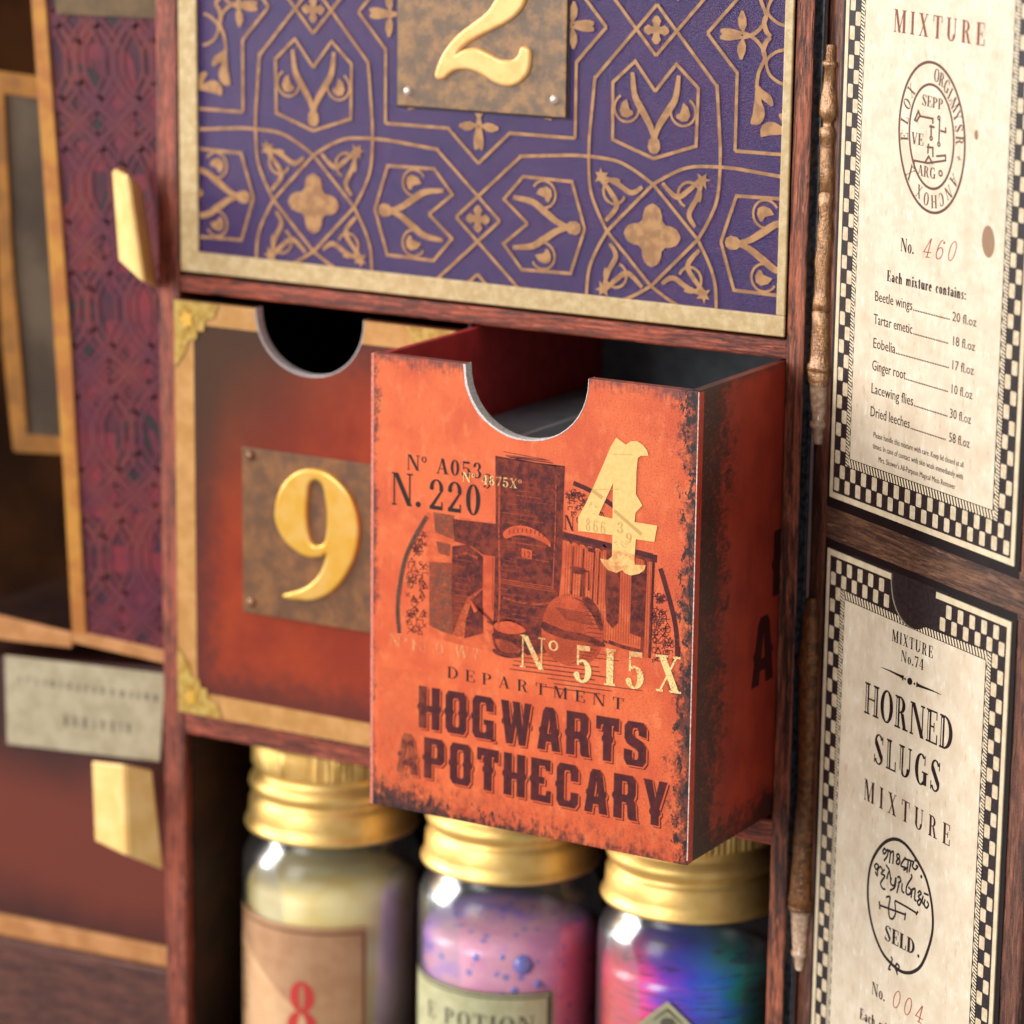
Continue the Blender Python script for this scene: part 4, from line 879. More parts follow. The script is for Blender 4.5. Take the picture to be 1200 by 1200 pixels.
il = Mesh(); put_text(il, F4, '866', (686, 621), (710, 626), 15, 'serif', -.15, .2); put_text(il, F4, '3', (723, 624), (731, 625), 13, 'serif', -.15); put_text(il, F4, '9', (733, 636), (741, 637), 12, 'serif', -.15)
il.stroke([F4.at(*q) for q in [(694, 574), (706, 583)]], .6, -.15); il.stroke([F4.at(*q) for q in [(720, 598), (752, 626)]], .55, -.15)
for k in range(26):
    x_, y2 = random.choice([(random.uniform(724, 742), random.uniform(636, 664)), (random.uniform(690, 702), random.uniform(588, 604)), (random.uniform(720, 738), random.uniform(634, 652))])
    il.stroke(P(F4, (x_, y2), (x_+random.uniform(-4, 4), y2+random.uniform(-3, 3))), .12, -.15)
for a_, b_ in (((718, 532), (742, 532.5)), ((697, 573.5), (726, 573))): il.stroke(P(F4, a_, b_), .09, -.15)
il.build('show_through_print', M['ink_tan'], d4)

Mesh().flat(P(F4, (500, 600), (581, 612), (581, 536), (662, 548), (662, 630), (765, 655), (762, 770), (620, 775), (500, 745)), -.135).build('worn_patches', M['wear'], d4)
Mesh().flat(P(F4, (442, 780), (530, 790), (535, 870), (530, 925), (442, 915)), -.2).build('rubbed_patch', M['wear2'], d4)
# ================================================================== hinged door on the right
wing = thing('hinged_door', FW, 'dark wood-grained side door carrying two printed recipe cards and two raised wands', 'door')
hx = FW.at(957, 300)[0]
cx0, cx1 = 3.0, 52.4
Mesh().box(-3.1, 58, .3, 4, -112, 110).build('door_panel', M['wood_wing'], wing, bevel=.5)
zc1, zc2 = 10.2, 2.0
Mesh().box(2.2, 57.5, .12, .31, zc2+.6, zc1-.5).build('rail', M['wood_wing_h'], wing)
M['card_shadow'] = m_ink('black_shadow_print', (24, 16, 16), .3, 1.2, .16)  # printed shadow vignette, painted as a flat black band around each card
for a_, b2_ in ((zc1-1.7, 110), (-110, zc2+1.5)): Mesh().flat([(2.0, a_), (53.5, a_), (53.5, b2_), (2.0, b2_)], .1).build('card_shadow_print', M['card_shadow'], wing)
Mesh().box(10, 36, .07, .085, zc2-12, zc2+.4).build('notch_recess', M['card_dark'], wing)
hg = Frame((0, 0, 0), (1, 0, 0), (0, 1, 0))
# black cloth gutter between post and door
gm = Mesh(); w0 = FC.at(945, 300)[0]
gut = []
for t in range(9):
    f = t/8; gut.append((52.0+f*1.6, 1.6*math.sin(math.pi*f)*.9))
for i, (x, y) in enumerate(gut): gm.v += [(x, y, -112), (x, y, 110)]
for i in range(8): gm.f.append((2*i, 2*i+2, 2*i+3, 2*i+1))
gm.build('cloth_hinge', M['groove'], cab, smooth=True)

def card(zb, zt, notch=None):
    """one printed card: outline, border of cells, hatched band and parchment, with an optional thumb notch on top"""
    g = bpy.data.objects.new('recipe_card', None)
    base = [(cx0, zb), (cx1, zb), (cx1, zt), (cx0, zt)]
    if notch:
        na, nb_, nd = notch; c_ = (na+nb_)/2; r_ = (nb_-na)/2
        hole = [(c_+r_*math.cos(R(t)), zt-nd*math.sin(R(t))**.8) for t in range(0, 181, 9)]
        base = [(cx0, zb), (cx1, zb), (cx1, zt)]+hole+[(cx0, zt)]
    bt = Mesh().prism(base, -.12, .29).build('recipe_card', M['card_line'], wing)
    def inset(e, e_top=None):
        e_top = e if e_top is None else e_top
        q = [(cx0+e, zb+e), (cx1-e, zb+e), (cx1-e, zt-e_top)]
        if notch: q += [(x, min(z, zt-e_top)) for x, z in hole]
        return q+[(cx0+e, zt-e_top)]
    Mesh().flat(inset(.95), -.14).build('black_border', M['card_dark'], bt)
    cw, ch = 1.5, 2.12; e = 1.25; cells = Mesh()
    innotch = lambda x, z: notch and (na-.8 < x < nb_+.8) and (z > zt-nd*math.sqrt(max(0, 1-((x-c_)/(r_+.8))**2))-.9)
    nz = int((zt-zb-2*e)/ch); ch2 = (zt-zb-2*e)/nz; nx = int((cx1-cx0-2*e)/cw); cw2 = (cx1-cx0-2*e)/nx
    for i in range(nx):
        for j in range(nz):
            if (i < 2 or i >= nx-2 or j < 2 or j >= nz-2) and (i+j) % 2 == 0:
                xa = cx0+e+i*cw2; za = zb+e+j*ch2
                if innotch(xa+cw2/2, za+ch2): continue
                m_ = .06; r_c = .16
                cells.flat([(xa+m_+r_c, za+m_), (xa+cw2-m_-r_c, za+m_), (xa+cw2-m_, za+m_+r_c), (xa+cw2-m_, za+ch2-m_-r_c), (xa+cw2-m_-r_c, za+ch2-m_), (xa+m_+r_c, za+ch2-m_), (xa+m_, za+ch2-m_-r_c), (xa+m_, za+m_+r_c)], -.16)
    cells.build('border_cells', M['card_cell'], bt)
    e2 = e+2*cw2+.12; et = e+2*ch2+.12
    def rect_n(ex, ez):
        q = [(cx0+ex, zb+ez), (cx1-ex, zb+ez), (cx1-ex, zt-ez)]
        if notch: q += [(x_, min(z_-0, zt-ez)) for x_, z_ in hole if z_ < zt-ez]
        return q+[(cx0+ex, zt-ez)]
    Mesh().flat(rect_n(e2, et), -.2).build('hatched_border', M['hatch'], bt)
    Mesh().flat(rect_n(e2+1.15, et+1.25), -.225).build('border_line', M['card_dark'], bt)
    Mesh().flat(rect_n(e2+1.28, et+1.38), -.25).build('parchment', M['parch'], bt)
    return bt
c1 = card(zc1, 108)
YC = -.29
def card_text(bt, items):
    for nm, s, p0, p1, cap, font, mt, tr in items:
        m_ = Mesh(); put_text(m_, FW, s, p0, p1, cap, font, YC, tr); m_.build(nm, mt, bt)
card_text(c1, [('heading', 'MIXTURE', (1049, 37), (1156, 54), 27, 'serif', M['ink_brown'], .3)])
m = Mesh(); put_text(m, FW, 'No.', (1057, 294), (1073, 298), 16, 'serif', YC, .05); put_text(m, FW, 'Each mixture contains:', (1041, 329), (1134, 351.5), 13, 'bold', YC, .07); m.build('card_lettering', M['ink_card'], c1)
m = Mesh(); put_text(m, FW, '460', (1082, 301), (1120, 306), 24, 'script', YC, .3, skew=.36); m.build('handwriting', M['ink_red'], c1)
rows = [('Beetle wings', '20 fl.oz', 352, 383, 1071), ('Tartar emetic', '18 fl.oz', 379, 411.5, 1071), ('Eobelia', '17 fl.oz', 407, 439.5, 1051), ('Ginger root', '10 fl.oz', 433, 468, 1063), ('Lacewing flies', '30 fl.oz', 460, 497, 1072), ('Dried leeches', '58 fl.oz', 487, 525, 1068)]
m = Mesh()
for i, (l_, q_, ya, yb, xe) in enumerate(rows):
    xa = 1026.5-i*1.05; xb = 1146-i*1.6; sl_ = (yb-ya)/(xb-xa)
    put_text(m, FW, l_, (xa, ya), (xe, ya+(xe-xa)*sl_), 12, 'sans', YC, .0)
    put_text(m, FW, q_, (1117.5-i*.8, ya+(1117.5-i*.8-xa)*sl_), (xb, yb), 11, 'sans', YC, .0)
    x_ = xe+1.5
    while x_ < 1115-i*.8:
        A_ = FW.at(x_, ya+(x_-xa)*sl_-.6); m.flat([(A_[0]-.12, A_[1]-.08), (A_[0]+.12, A_[1]-.08), (A_[0]+.12, A_[1]+.14), (A_[0]-.12, A_[1]+.14)], YC); x_ += 1.9
m.build('ingredient_list', m_ink('thin_brown_print', (66, 44, 36), .3, 6, .08), c1)
m = Mesh()
for s, p0, p1 in (('Please handle this mixture with care. Keep lid closed at all', (1025, 512), (1131, 548)), ('times. In case of contact with skin wash immediately with', (1024.5, 525), (1130.5, 562)), ("Mrs. Skower's All-Purpose Magical Mess Remover", (1031, 541), (1121, 573.5))):
    put_text(m, FW, s, p0, p1, 6.6, 'sans', YC, .0)
m.build('fine_print', m_ink('faint_brown_print', (80, 54, 44), .36, 6, .1), c1)
m = Mesh()
def KW(pts, w, sm=True, closed=False): m.stroke([FW.at(*q) for q in (crom(pts, 6, closed) if sm else pts)], w, YC, closed)
def ell(cx_, cy_, rx, ry, n=28): return [(cx_+rx*math.cos(math.tau*k/n), cy_+ry*math.sin(math.tau*k/n)+.2*rx*math.cos(math.tau*k/n)) for k in range(n)]
KW(ell(1094, 161, 38.5, 88), .42, True, True); KW(ell(1093.5, 160, 26, 61), .38, True, True)
put_text(m, FW, 'SEPP', (1082, 123), (1107, 129), 13, 'serif', YC, .02); put_text(m, FW, 'VE', (1069.5, 168), (1084, 171), 14, 'serif', YC, .02); put_text(m, FW, 'ARG', (1077, 205), (1098, 210), 13, 'serif', YC, .02)
for pts in ([(1074, 140), (1078, 130), (1080, 135), (1076, 142), (1073, 140)], [(1080, 136), (1095, 139), (1095, 145)], [(1093, 146), (1093, 160)], [(1091, 148), (1097, 149)], [(1103, 140), (1102, 168)], [(1104, 153), (1110, 155), (1110, 149)], [(1090, 168), (1089, 180)], [(1088, 172), (1095, 173), (1095, 184)], [(1073, 198), (1073, 188), (1089, 191), (1110, 188), (1110, 182), (1099, 183)], [(1086, 190), (1090, 183), (1095, 192)]):
    KW(pts, .32, False)
for c_, r_ in (((1093, 162), 1.4), ((1102, 138), 1.3), ((1102, 169), 1.4), ((1104, 203), 2)): KW(ell(c_[0], c_[1], r_, r_*1.6, 8), .25, False, True)
def ringtext(s, a0, a1, sz, inward=1):
    for k, ch_ in enumerate(s):
        an = R(a0+(a1-a0)*k/max(1, len(s)-1)); cx_, cy_ = 1094+32.5*math.cos(an), 161-75*math.sin(an)+6.5*math.cos(an)
        cL = Vector(FW.at(cx_, cy_)); cC = Vector(FW.at(1094, 161)); dr_ = (cL-cC).normalized()
        upv = dr_; rv = Vector((dr_.y, -dr_.x)); w_, polys = serif_glyph(ch_)
        for poly in polys: m.flat([tuple(cL+rv*((x_-w_/2)*sz)+upv*((y2-.5)*sz)) for x_, y2 in poly], YC)
ringtext('ELOX', 184, 138, 1.9); ringtext('ORGLMYSR', 80, 2, 1.9); ringtext('+', -14, -14, 2); ringtext('ANCHOX', -38, -118, 1.9); ringtext('X', -142, -142, 2.2)
m.build('round_seal', m_ink('brown_seal_print', (92, 58, 46), .3, 6, .1), c1)
m = Mesh()
for c_, r_ in (((1146, 158), (2.2, 6)), ((1160, 283), (7.5, 19))): m.flat([FW.at(*q) for q in ell(c_[0], c_[1], *r_, 20)], YC)
m.build('stain', m_ink('brown_stain', (150, 112, 84), .3, 3, .2, strength=.75), c1)

nA, nB = FW.at(1045, 671), FW.at(1098, 694); nD = zc2-FW.at(1074, 730)[1]+1.1
c2 = card(-108, zc2, (nA[0], nB[0], nD))
card_text(c2, [('heading', 'MIXTURE', (1047, 750.5), (1095, 771.5), 14, 'serif', M['ink_card'], .15), ('heading', 'No.74', (1057.5, 774), (1084, 785.5), 13, 'serif', M['ink_card'], .12),
  ('second_heading', 'MIXTURE', (1014, 936), (1115, 992), 25, 'serif', m_ink('dark_red_print', (58, 22, 18), .28, 6, .08), .42)])
m = Mesh()
m.stroke([FW.at(*q) for q in [(1034, 781.5), (1045, 786), (1056, 791.5), (1061, 794)]], .5, YC, taper=lambda t: .15+t); m.stroke([FW.at(*q) for q in [(1105, 814), (1094, 809), (1082, 804.5), (1076, 802)]], .5, YC, taper=lambda t: .15+t)
m.flat([FW.at(*q) for q in ell(1068, 798.2, 3, 4.3, 14)], YC); m.flat([FW.at(*q) for q in ell(1062.5, 795.4, 1, 1.6, 8)], YC); m.flat([FW.at(*q) for q in ell(1073.5, 801, 1, 1.6, 8)], YC)
m.stroke(P(FW, (1060, 791), (1059.5, 797)), .3, YC); m.stroke(P(FW, (1076.5, 799), (1076, 805)), .3, YC)
m.build('ornament_line', M['ink_card'], c2)
# the two big words: outlined letters with a light slot in the thick stems
for s, p0, p1, cap, cap1, tr in (('HORNED', (1014, 834.5), (1118.5, 882), 37, 40, .05), ('SLUGS', (1025, 892.5), (1103.5, 930), 35, 37, .12)):
    m = Mesh(); put_text(m, FW, s, p0, p1, cap, 'big', YC, tr, cap1=cap1); m.build('big_word', M['ink_card'], c2)
    m = Mesh(); A_ = Vector(FW.at(*p0)); B_ = Vector(FW.at(*p1)); gl = [serif_glyph(ch_) for ch_ in s]; W_ = sum(g_[0] for g_ in gl)+tr*(len(gl)-1); d_ = (B_-A_)/W_; x_ = 0; h_ = FW.at(p0[0], p0[1]-cap)[1]-A_.y
    slots = {'H': [.14, .62], 'R': [.14], 'N': [], 'E': [.14], 'D': [.14], 'L': [.14], 'U': [.14], 'O': [], 'S': [], 'G': []}
    for ch_, g_ in zip(s, gl):
        for o_ in slots[ch_]:
            pt = A_+d_*(x_+o_); w_ = d_.x*.055; m.flat([(pt.x, pt.y+h_*.07), (pt.x+w_, pt.y+h_*.07+d_.y/d_.x*w_), (pt.x+w_, pt.y+h_*.93+d_.y/d_.x*w_), (pt.x, pt.y+h_*.93)], YC-.05)
        x_ += g_[0]+tr
    m.build('letter_inline', M['parch'], c2)
m = Mesh()
KW([(1048, 983), (1033.7, 991.6), (1022, 1014), (1018.7, 1048.5), (1023.4, 1083), (1033.7, 1112), (1044.8, 1127.5), (1059, 1138.5), (1073, 1138), (1084, 1126), (1094, 1094), (1094, 1063), (1087.5, 1031), (1076, 1007.5), (1062, 988.5)], .55, True, True)
T3 = lambda pts: [(1010+x*.15823, 960+y*.15833) for x, y in pts]
for pts in ([(165, 235), (180, 215), (190, 240), (175, 255), (165, 235)], [(190, 235), (205, 225), (200, 270), (175, 305)], [(205, 240), (222, 235), (215, 325)], [(222, 250), (245, 240), (240, 330)], [(285, 255), (270, 262), (275, 285), (292, 300), (285, 330), (268, 325), (270, 305), (290, 280), (285, 255)], [(335, 280), (300, 340), (340, 360), (318, 375)], [(325, 290), (400, 315)], [(355, 305), (345, 395)], [(375, 315), (362, 385), (372, 330)], [(395, 320), (385, 345), (405, 370), (425, 350), (410, 340)], [(400, 300), (435, 315)],
            [(120, 325), (105, 345), (120, 370), (135, 345), (120, 325)], [(110, 385), (125, 415), (130, 370), (150, 350), (165, 380)], [(180, 370), (155, 400), (180, 420), (150, 470), (165, 510), (185, 515)], [(190, 335), (215, 380), (225, 455)], [(210, 385), (195, 440)], [(230, 430), (225, 470), (250, 490), (262, 430)], [(265, 430), (255, 500), (220, 525)], [(275, 430), (290, 425), (300, 455), (280, 470)], [(290, 460), (270, 545)], [(310, 470), (308, 525), (325, 545)], [(375, 405), (380, 430), (345, 490), (340, 545), (362, 555), (375, 525), (355, 500)], [(385, 510), (375, 580)], [(385, 520), (405, 515), (402, 590), (415, 600)], [(425, 545), (440, 530), (450, 550), (430, 570), (450, 600), (435, 635), (422, 610), (440, 590)], [(465, 565), (458, 610), (480, 640)], [(480, 590), (472, 630), (490, 655), (505, 630), (492, 605)], [(470, 545), (505, 560)],
            [(190, 575), (220, 575), (210, 650), (215, 720), (240, 735), (260, 690), (255, 605)], [(255, 600), (330, 640), (420, 695)], [(428, 680), (412, 705)], [(140, 605), (145, 665)], [(145, 635), (240, 670), (335, 705)], [(335, 690), (328, 745)],
            [(225, 1015), (235, 1040), (210, 1100)], [(205, 1105), (225, 1112)], [(215, 1055), (265, 1100)], [(270, 1065), (258, 1095), (270, 1120), (288, 1090), (270, 1065)], [(265, 1115), (275, 1150)]):
    KW(T3(pts), .34, True)
put_text(m, FW, 'SELD', (1038, 1100.5), (1074, 1119.5), 18, 'bold', YC, .03); A_ = FW.at(1078, 1120); m.flat([(A_[0]+.3*math.cos(t), A_[1]+.3*math.sin(t)) for t in range(6)], YC)
A_ = FW.at(1081.5, 1027); m.flat([(A_[0]+.3*math.cos(t), A_[1]+.3*math.sin(t)) for t in range(6)], YC)
m.build('round_seal', M['ink_card'], c2)
m = Mesh(); put_text(m, FW, 'No.', (1023, 1164), (1039, 1174), 15, 'serif', YC, .05); put_text(m, FW, 'Each mixture contains:', (1009, 1193), (1103, 1246), 13, 'bold', YC, .07); m.build('card_lettering', M['ink_card'], c2)
m = Mesh(); put_text(m, FW, '004', (1046, 1178), (1082, 1200), 22, 'script', YC, .3, skew=.3); m.build('handwriting', M['ink_red'], c2)
M['thin2'] = M['ink_card']

# wands in relief along the hinge side of the door
def wand(pts, mat, tipm, cut, groups):
    """pts: (px x centre, px y, px half width) top to bottom"""
    root = None
    def tube(seg, mt, nm, par):
        m_ = Mesh(); n_ = 14
        for (x_, y_, h_) in seg:
            c_ = FW.at(x_, y_); r_ = abs(FW.at(x_+h_, y_)[0]-FW.at(x_-h_, y_)[0])/2
            for k in range(n_): m_.v.append((c_[0]+r_*math.cos(math.tau*k/n_), .1-r_*.8*math.sin(math.tau*k/n_), c_[1]))
        for i in range(len(seg)-1):
            for k in range(n_): m_.f.append((i*n_+k, i*n_+(k+1) % n_, (i+1)*n_+(k+1) % n_, (i+1)*n_+k))
        m_.f.append(tuple(range(n_))); m_.f.append(tuple(range(len(m_.v)-1, len(m_.v)-1-n_, -1)))
        return m_.build(nm, mt, par, smooth=True)
    w_ = tube(pts[:cut], mat, 'wand', wing)
    tube(pts[cut-1:], tipm, 'wand_tip', w_)
W1 = [(974, 52, 3), (973.8, 53, 4), (973, 70, 4.2), (973, 71.5, 6.3), (973, 76, 6.8), (973, 79, 5), (972, 100, 5.5), (971.5, 122, 7.3), (971.8, 126, 7.6), (971.5, 134, 7.8), (971.5, 139, 6), (970.3, 142, 4.6), (970.2, 148, 4.6), (970, 150, 6.6), (970, 160, 6.8), (969.8, 162, 6), (969.6, 175, 6), (969.4, 200, 6.2), (969.2, 224, 6.2), (969.1, 225.5, 5.2), (969, 227, 6.4), (968.5, 240, 6.6), (968, 250, 5.6), (967.6, 270, 6.8), (966.4, 290, 6.2), (965.4, 305, 7.2), (964.6, 320, 6.5), (964.3, 340, 6.7), (964, 354, 7.6), (963.8, 362.5, 8), (963.7, 364, 6.2), (963.5, 366, 8), (963, 380, 7.4), (962.5, 400, 8), (962, 415, 8), (961.6, 424, 8.6), (961.3, 428, 10), (961.2, 433, 10.5), (961.1, 434.5, 9.2), (961, 436, 10), (960.9, 444, 9), (960.8, 445.5, 9.4), (960.7, 450, 8)]
W1 += [(960.2, 455, 7.4), (959.8, 475, 6.5), (959.4, 493, 5), (959.2, 494.5, 6.8), (959, 500, 6.8), (958.8, 502, 4.8), (958.7, 510, 4.4), (958.5, 520, 3.2)]
wand(W1, M['wand'], M['wand_tip'], 43, None)
W2 = [(951.5, 700, 3), (951.3, 702, 4.5), (950.5, 725, 6.5), (950, 750, 7.5), (949.5, 770, 9), (949, 780, 9.8), (948.6, 790, 8), (948.2, 810, 8), (947.6, 840, 7.8), (947, 870, 7.5), (946, 900, 7), (945, 930, 7), (944, 950, 7.5), (943, 975, 8.5), (942.2, 987, 8.6), (942, 989, 7), (941.8, 991, 8.6), (941, 1005, 8), (940.5, 1025, 9), (940, 1045, 9.8), (939.5, 1056, 11), (939.3, 1060, 10), (939, 1064, 10.8)]
W2 += [(938.7, 1070, 8), (937.9, 1090, 7), (937.1, 1113, 5.6), (937, 1115, 6.5), (936.8, 1119, 6.5), (936.5, 1121, 5), (936.3, 1128, 4.6), (936, 1136, 3.4)]
wand(W2, M['wand_lower'], M['wand_tip'], 23, None)

# ================================================================== jars
def jar(x, zt, label, fill, fill_top):
    fr = Frame((x, 17.6, zt), (1, 0, 0), (0, 1, 0))
    t = thing('glass_jar', fr, label, 'jar', 'gold-lidded jars on the bottom shelf')
    H = -17.0
    prof = [(.01, 0), (12.6, 0), (13.6, -.25), (14.1, -.9), (14.15, -5.2), (14.1, -5.3), (13.5, -5.9), (13.35, -6.6), (13.9, -7.3), (14.75, -8.1), (15.0, -9.0), (14.7, -9.8), (14.0, -10.4), (13.95, -10.9), (14.5, -11.4), (14.9, -12.2), (15.05, -14.4), (15.15, -15.6), (15.7, -16.1), (15.8, -16.6), (15.6, -17.0), (15.1, -17.05), (14.9, -16.6)]
    def kn(r, z, a_, q):
        return r+(.32*(1 if math.sin(a_*88) > 0 else -1) if q in (3, 4) else 0)
    Mesh().lathe(prof, 0, 0, 176*2, kn).build('lid', M['lid'], t, smooth=True)
    gp = [(13.2, -16.4), (13.3, -18.2), (13.9, -19.3), (15.1, -20.6), (15.9, -22.6), (16.1, -25.5), (16.1, -60), (15.6, -61.8), (14, -62), (.01, -62)]
    Mesh().lathe(gp, 0, 0, 96).build('glass_body', M['glass'], t, smooth=True)
    fpz = [(.01, fill_top), (9, fill_top-.1), (13.2, fill_top-.5), (14.9, fill_top-1.4), (15.3, fill_top-3), (15.4, -60.5), (.01, -60.6)]
    Mesh().lathe(fpz, 0, 0, 72).build('filling', fill, t, smooth=True)
    return t
LZ = -49.6
CYL = lambda o: o
j1 = jar(-46.9, LZ, 'gold-lidded jar with a kraft label and red numeral 8, leftmost of the three', M['fill1'], -25.6)
rr = 16.15
def wrapb(m_, nm, mt, par): return m_.build(nm, mt, par, wrap=(0, 0, rr))
def sheet(x0_, x1_, z0_, z1_, y=-.0, n_=24):
    m_ = Mesh()
    for i in range(n_+1):
        x_ = x0_+(x1_-x0_)*i/n_; m_.v += [(x_, y, z0_), (x_, y, z1_)]
    for i in range(n_): m_.f.append((2*i, 2*i+2, 2*i+3, 2*i+1))
    return m_
lab = wrapb(sheet(-15.5, 15.6, -58, -31.6, -.05), 'label', M['kraft'], j1)
m = Mesh(); 
for z_ in (-32.8,): m.stroke([(x_, z_) for x_ in [-15.2+i*1.26 for i in range(25)]], .4, -.1)
m.stroke([(15.0, -32.6), (15.0, -58)], .4, -.1); wrapb(m, 'label_border', M['kraft_line'], lab)
m = Mesh(); xs_ = [-15.4+i*.8 for i in range(26)]; zz = lambda x_: -36.5-max(0, (x_+14))**1.25*.32
for i, x_ in enumerate(xs_): m.v += [(x_, -.08, -57.5), (x_, -.08, max(-57.4, zz(x_)))]
for i in range(len(xs_)-1): m.f.append((2*i, 2*i+2, 2*i+3, 2*i+1))
wrapb(m, 'label_banner', M['kraft_light'], lab)
m = Mesh()
def wtext(m_, s, x_, z_, h, font='serif', y=-.12, track=.1, sx=1):
    for ch_ in s:
        w_, polys = FONTS[font](ch_)
        for poly in polys: m_.flat([(x_+a_*h*sx, z_+b_*h) for a_, b_ in poly], y)
        x_ += (w_+track)*h*sx
wtext(m, '8', 0.4, -53.6, 11.5, 'bold'); wrapb(m, 'label_numeral', M['red_ink'], lab)
m = Mesh()
for k in range(6): wtext(m, random.choice(['TEA', 'OIL', 'ERA']), -13.4+random.uniform(-.3, .3), -40.6-k*2.1, 1.3, 'serif')
wrapb(m, 'label_lettering', M['kraft_line'], lab)
j2 = jar(-9.6, LZ, 'gold-lidded jar of lilac and pink filling with a sage label, middle of the three', M['fill2'], -27.6)
lab = wrapb(sheet(-15.5, 16.5, -58, -36.2, -.05), 'label', M['sage'], j2)
m = Mesh(); m.stroke([(x_, -37.1) for x_ in [-15.2+i*1.26 for i in range(25)]], .35, -.1); m.stroke([(15.4, -37.0), (15.4, -58)], .35, -.1); m.stroke([(15.9-.9*0, -36.3), (15.9, -58)], .5, -.1); m.stroke([(x_, -36.4) for x_ in [-15.2+i*1.29 for i in range(25)]], .3, -.1)
wtext(m, 'E POTION', -8.5, -43.4, 3.0, 'serif', sx=1.25); wrapb(m, 'label_lettering', M['sage_line'], lab)
m = Mesh(); wtext(m, '6', -4, -53.2, 8, 'bold'); wrapb(m, 'label_numeral', M['red_ink'], lab)
bub = m_plain('pearly_blue_bubble', (96, 120, 200), (150, 130, 210), .5, .2, coat=.8)
for bx_, bz_, br_ in ((9.5, -31.5, 2.3), (5.5, -33.2, 1.1), (4.2, -31, .8), (-6, -32.2, 1.0), (-8.5, -31, 1.2), (12.5, -35, 1.2), (-2, -31, .7), (0, -35, .9), (8.5, -36, 1.3), (2, -30.6, 1.3), (-4, -35, .7), (12.5, -31, .8), (-11, -33, 1.1), (6.5, -30.2, .9)):
    th_ = bx_/15.2; m = Mesh(); m.lathe([(max(.01, br_*math.sin(math.pi*t/10)), bz_+br_*math.cos(math.pi*t/10)) for t in range(11)], 14.9*math.sin(th_), -14.9*math.cos(th_)+br_*.6, 18)
    m.build('bubble', bub, j2, smooth=True)
j3 = jar(26.3, LZ, 'gold-lidded jar of blue, teal and magenta filling, nearest the right post', M['fill3'], -26.6)
m = Mesh(); dx_, dz_ = 5.2, 6.6; pts_ = [(-1.5, -37.0), (8.5, -46.5), (8.5, -58), (-11.5, -58), (-11.5, -46.5)]
m.flat([(a_+dx_, b_+dz_) for a_, b_ in [(-1.5, -37), (3.5, -41.8), (8.5, -46.5), (8.5, -58), (3.5, -58), (-1.5, -58), (-6.5, -58), (-11.5, -58), (-11.5, -46.5), (-6.5, -41.8)]], -.2)
lab = wrapb(m, 'paper_tag', M['sage'], j3)
m = Mesh(); m.flat(arc(-1.5+dx_, -41+dz_, 1.1, 1.1, 0, 350, 14), -.3); m.stroke([(-10.6+dx_, -47+dz_), (-1.5+dx_, -38.4+dz_), (7.6+dx_, -47+dz_)], .3, -.3); wrapb(m, 'tag_print', M['sage_line'], lab)

# ================================================================== left side of the cabinet
M['dark_board'] = m_plain('dark_brown_board', (46, 26, 18), (34, 18, 14), .1, .7, spec=.1)
dm = thing('tall_drawer', FC, 'tall crimson damask drawer front with gold edge and a pull tab, left of the post', 'drawer')
FD = FC; yD = 3.5
def pz(pts, y): return [FC.at(*q, y) for q in pts]
body = [(40, -30), (186, -30), (190, 330), (192, 762), (100, 742), (86, 560), (72, 380), (55, 150)]
Mesh().prism(pz(body, yD), yD, yD+60).build('front_panel', M['damask_base'], dm)
m = Mesh()
def petals(cx_, cy_, r_):
    for k in range(4):
        an = R(45+90*k)*1.0; an = R(90*k)
        c_ = FC.at(cx_, cy_, yD); q = []
        for t in range(14):
            f = math.tau*t/14; rx_, rz = r_*.62, r_*.34
            lx = r_*.62+rx_*math.cos(f); lz = rz*math.sin(f)
            q.append((c_[0]+lx*math.cos(an)-lz*math.sin(an), c_[1]+lx*math.sin(an)+lz*math.cos(an)))
        m.flat(q, yD-.05)
for c_ in ((146, 122), (165, 395), (168, 660), (95, 258), (105, 520), (215, 258), (222, 520), (140, -60)): petals(*c_, 7.5)
for c_ in ((100, 60), (185, 40), (100, 190), (180, 215), (130, 310), (178, 300), (120, 455), (185, 480), (130, 600), (180, 590), (150, 720)): petals(*c_, 4.2)
M_ = m.build('crimson_flowers', M['damask_red'], dm, clip=(-130, -71.4, -35, 110), cut=(FC.at(46, 0, yD), FC.at(98, 750, yD)))
m = Mesh()
for c_ in ((146, -10), (95, 120), (215, 120), (146, 258), (98, 395), (222, 395), (165, 525), (105, 655), (225, 655), (168, 780)):
    q = FC.at(*c_, yD); m.stroke(arc(q[0], q[1], 4.5, 6, 0, 345, 40), 1.6, yD-.1); m.stroke(arc(q[0], q[1], 2, 3, 0, 345, 40), 1.2, yD-.1)
m2 = Mesh()
for j_, xc in enumerate((40, 85, 130, 175, 220)):
    for sg in (1, -1):
        for off_, w_ in ((0, 1.25), (11, .7), (-11, .7)):
            m2.stroke([FC.at(xc+off_+y_*.05+sg*46*math.sin(y_*math.tau/290+j_*math.pi), y_, yD) for y_ in range(-30, 790, 12)], w_, yD-.16)
m2.build('rust_lattice', m_plain('rust_print', (104, 42, 42), (84, 32, 48), .12, .42), dm, clip=(-130, -71.4, -35, 110), cut=(FC.at(46, 0, yD), FC.at(98, 750, yD)))
m.build('dark_scrolls', M['damask_rust'], dm, clip=(-130, -71.4, -35, 110), cut=(FC.at(46, 0, yD), FC.at(98, 750, yD)))
Mesh().prism(pz([(34, -30), (51, -30), (68, 200), (84, 420), (93, 590), (101, 745), (84, 740), (74, 560), (57, 300)], yD-.6), yD-.6, yD+60).build('gold_edge', M['gold_left'], dm, bevel=.2)
Mesh().prism(pz([(84, 738), (101, 742), (196, 763), (197, 779), (84, 753)], yD-.5), yD-.5, yD+60).build('gold_edge', M['gold_left_wide'], dm, bevel=.2)
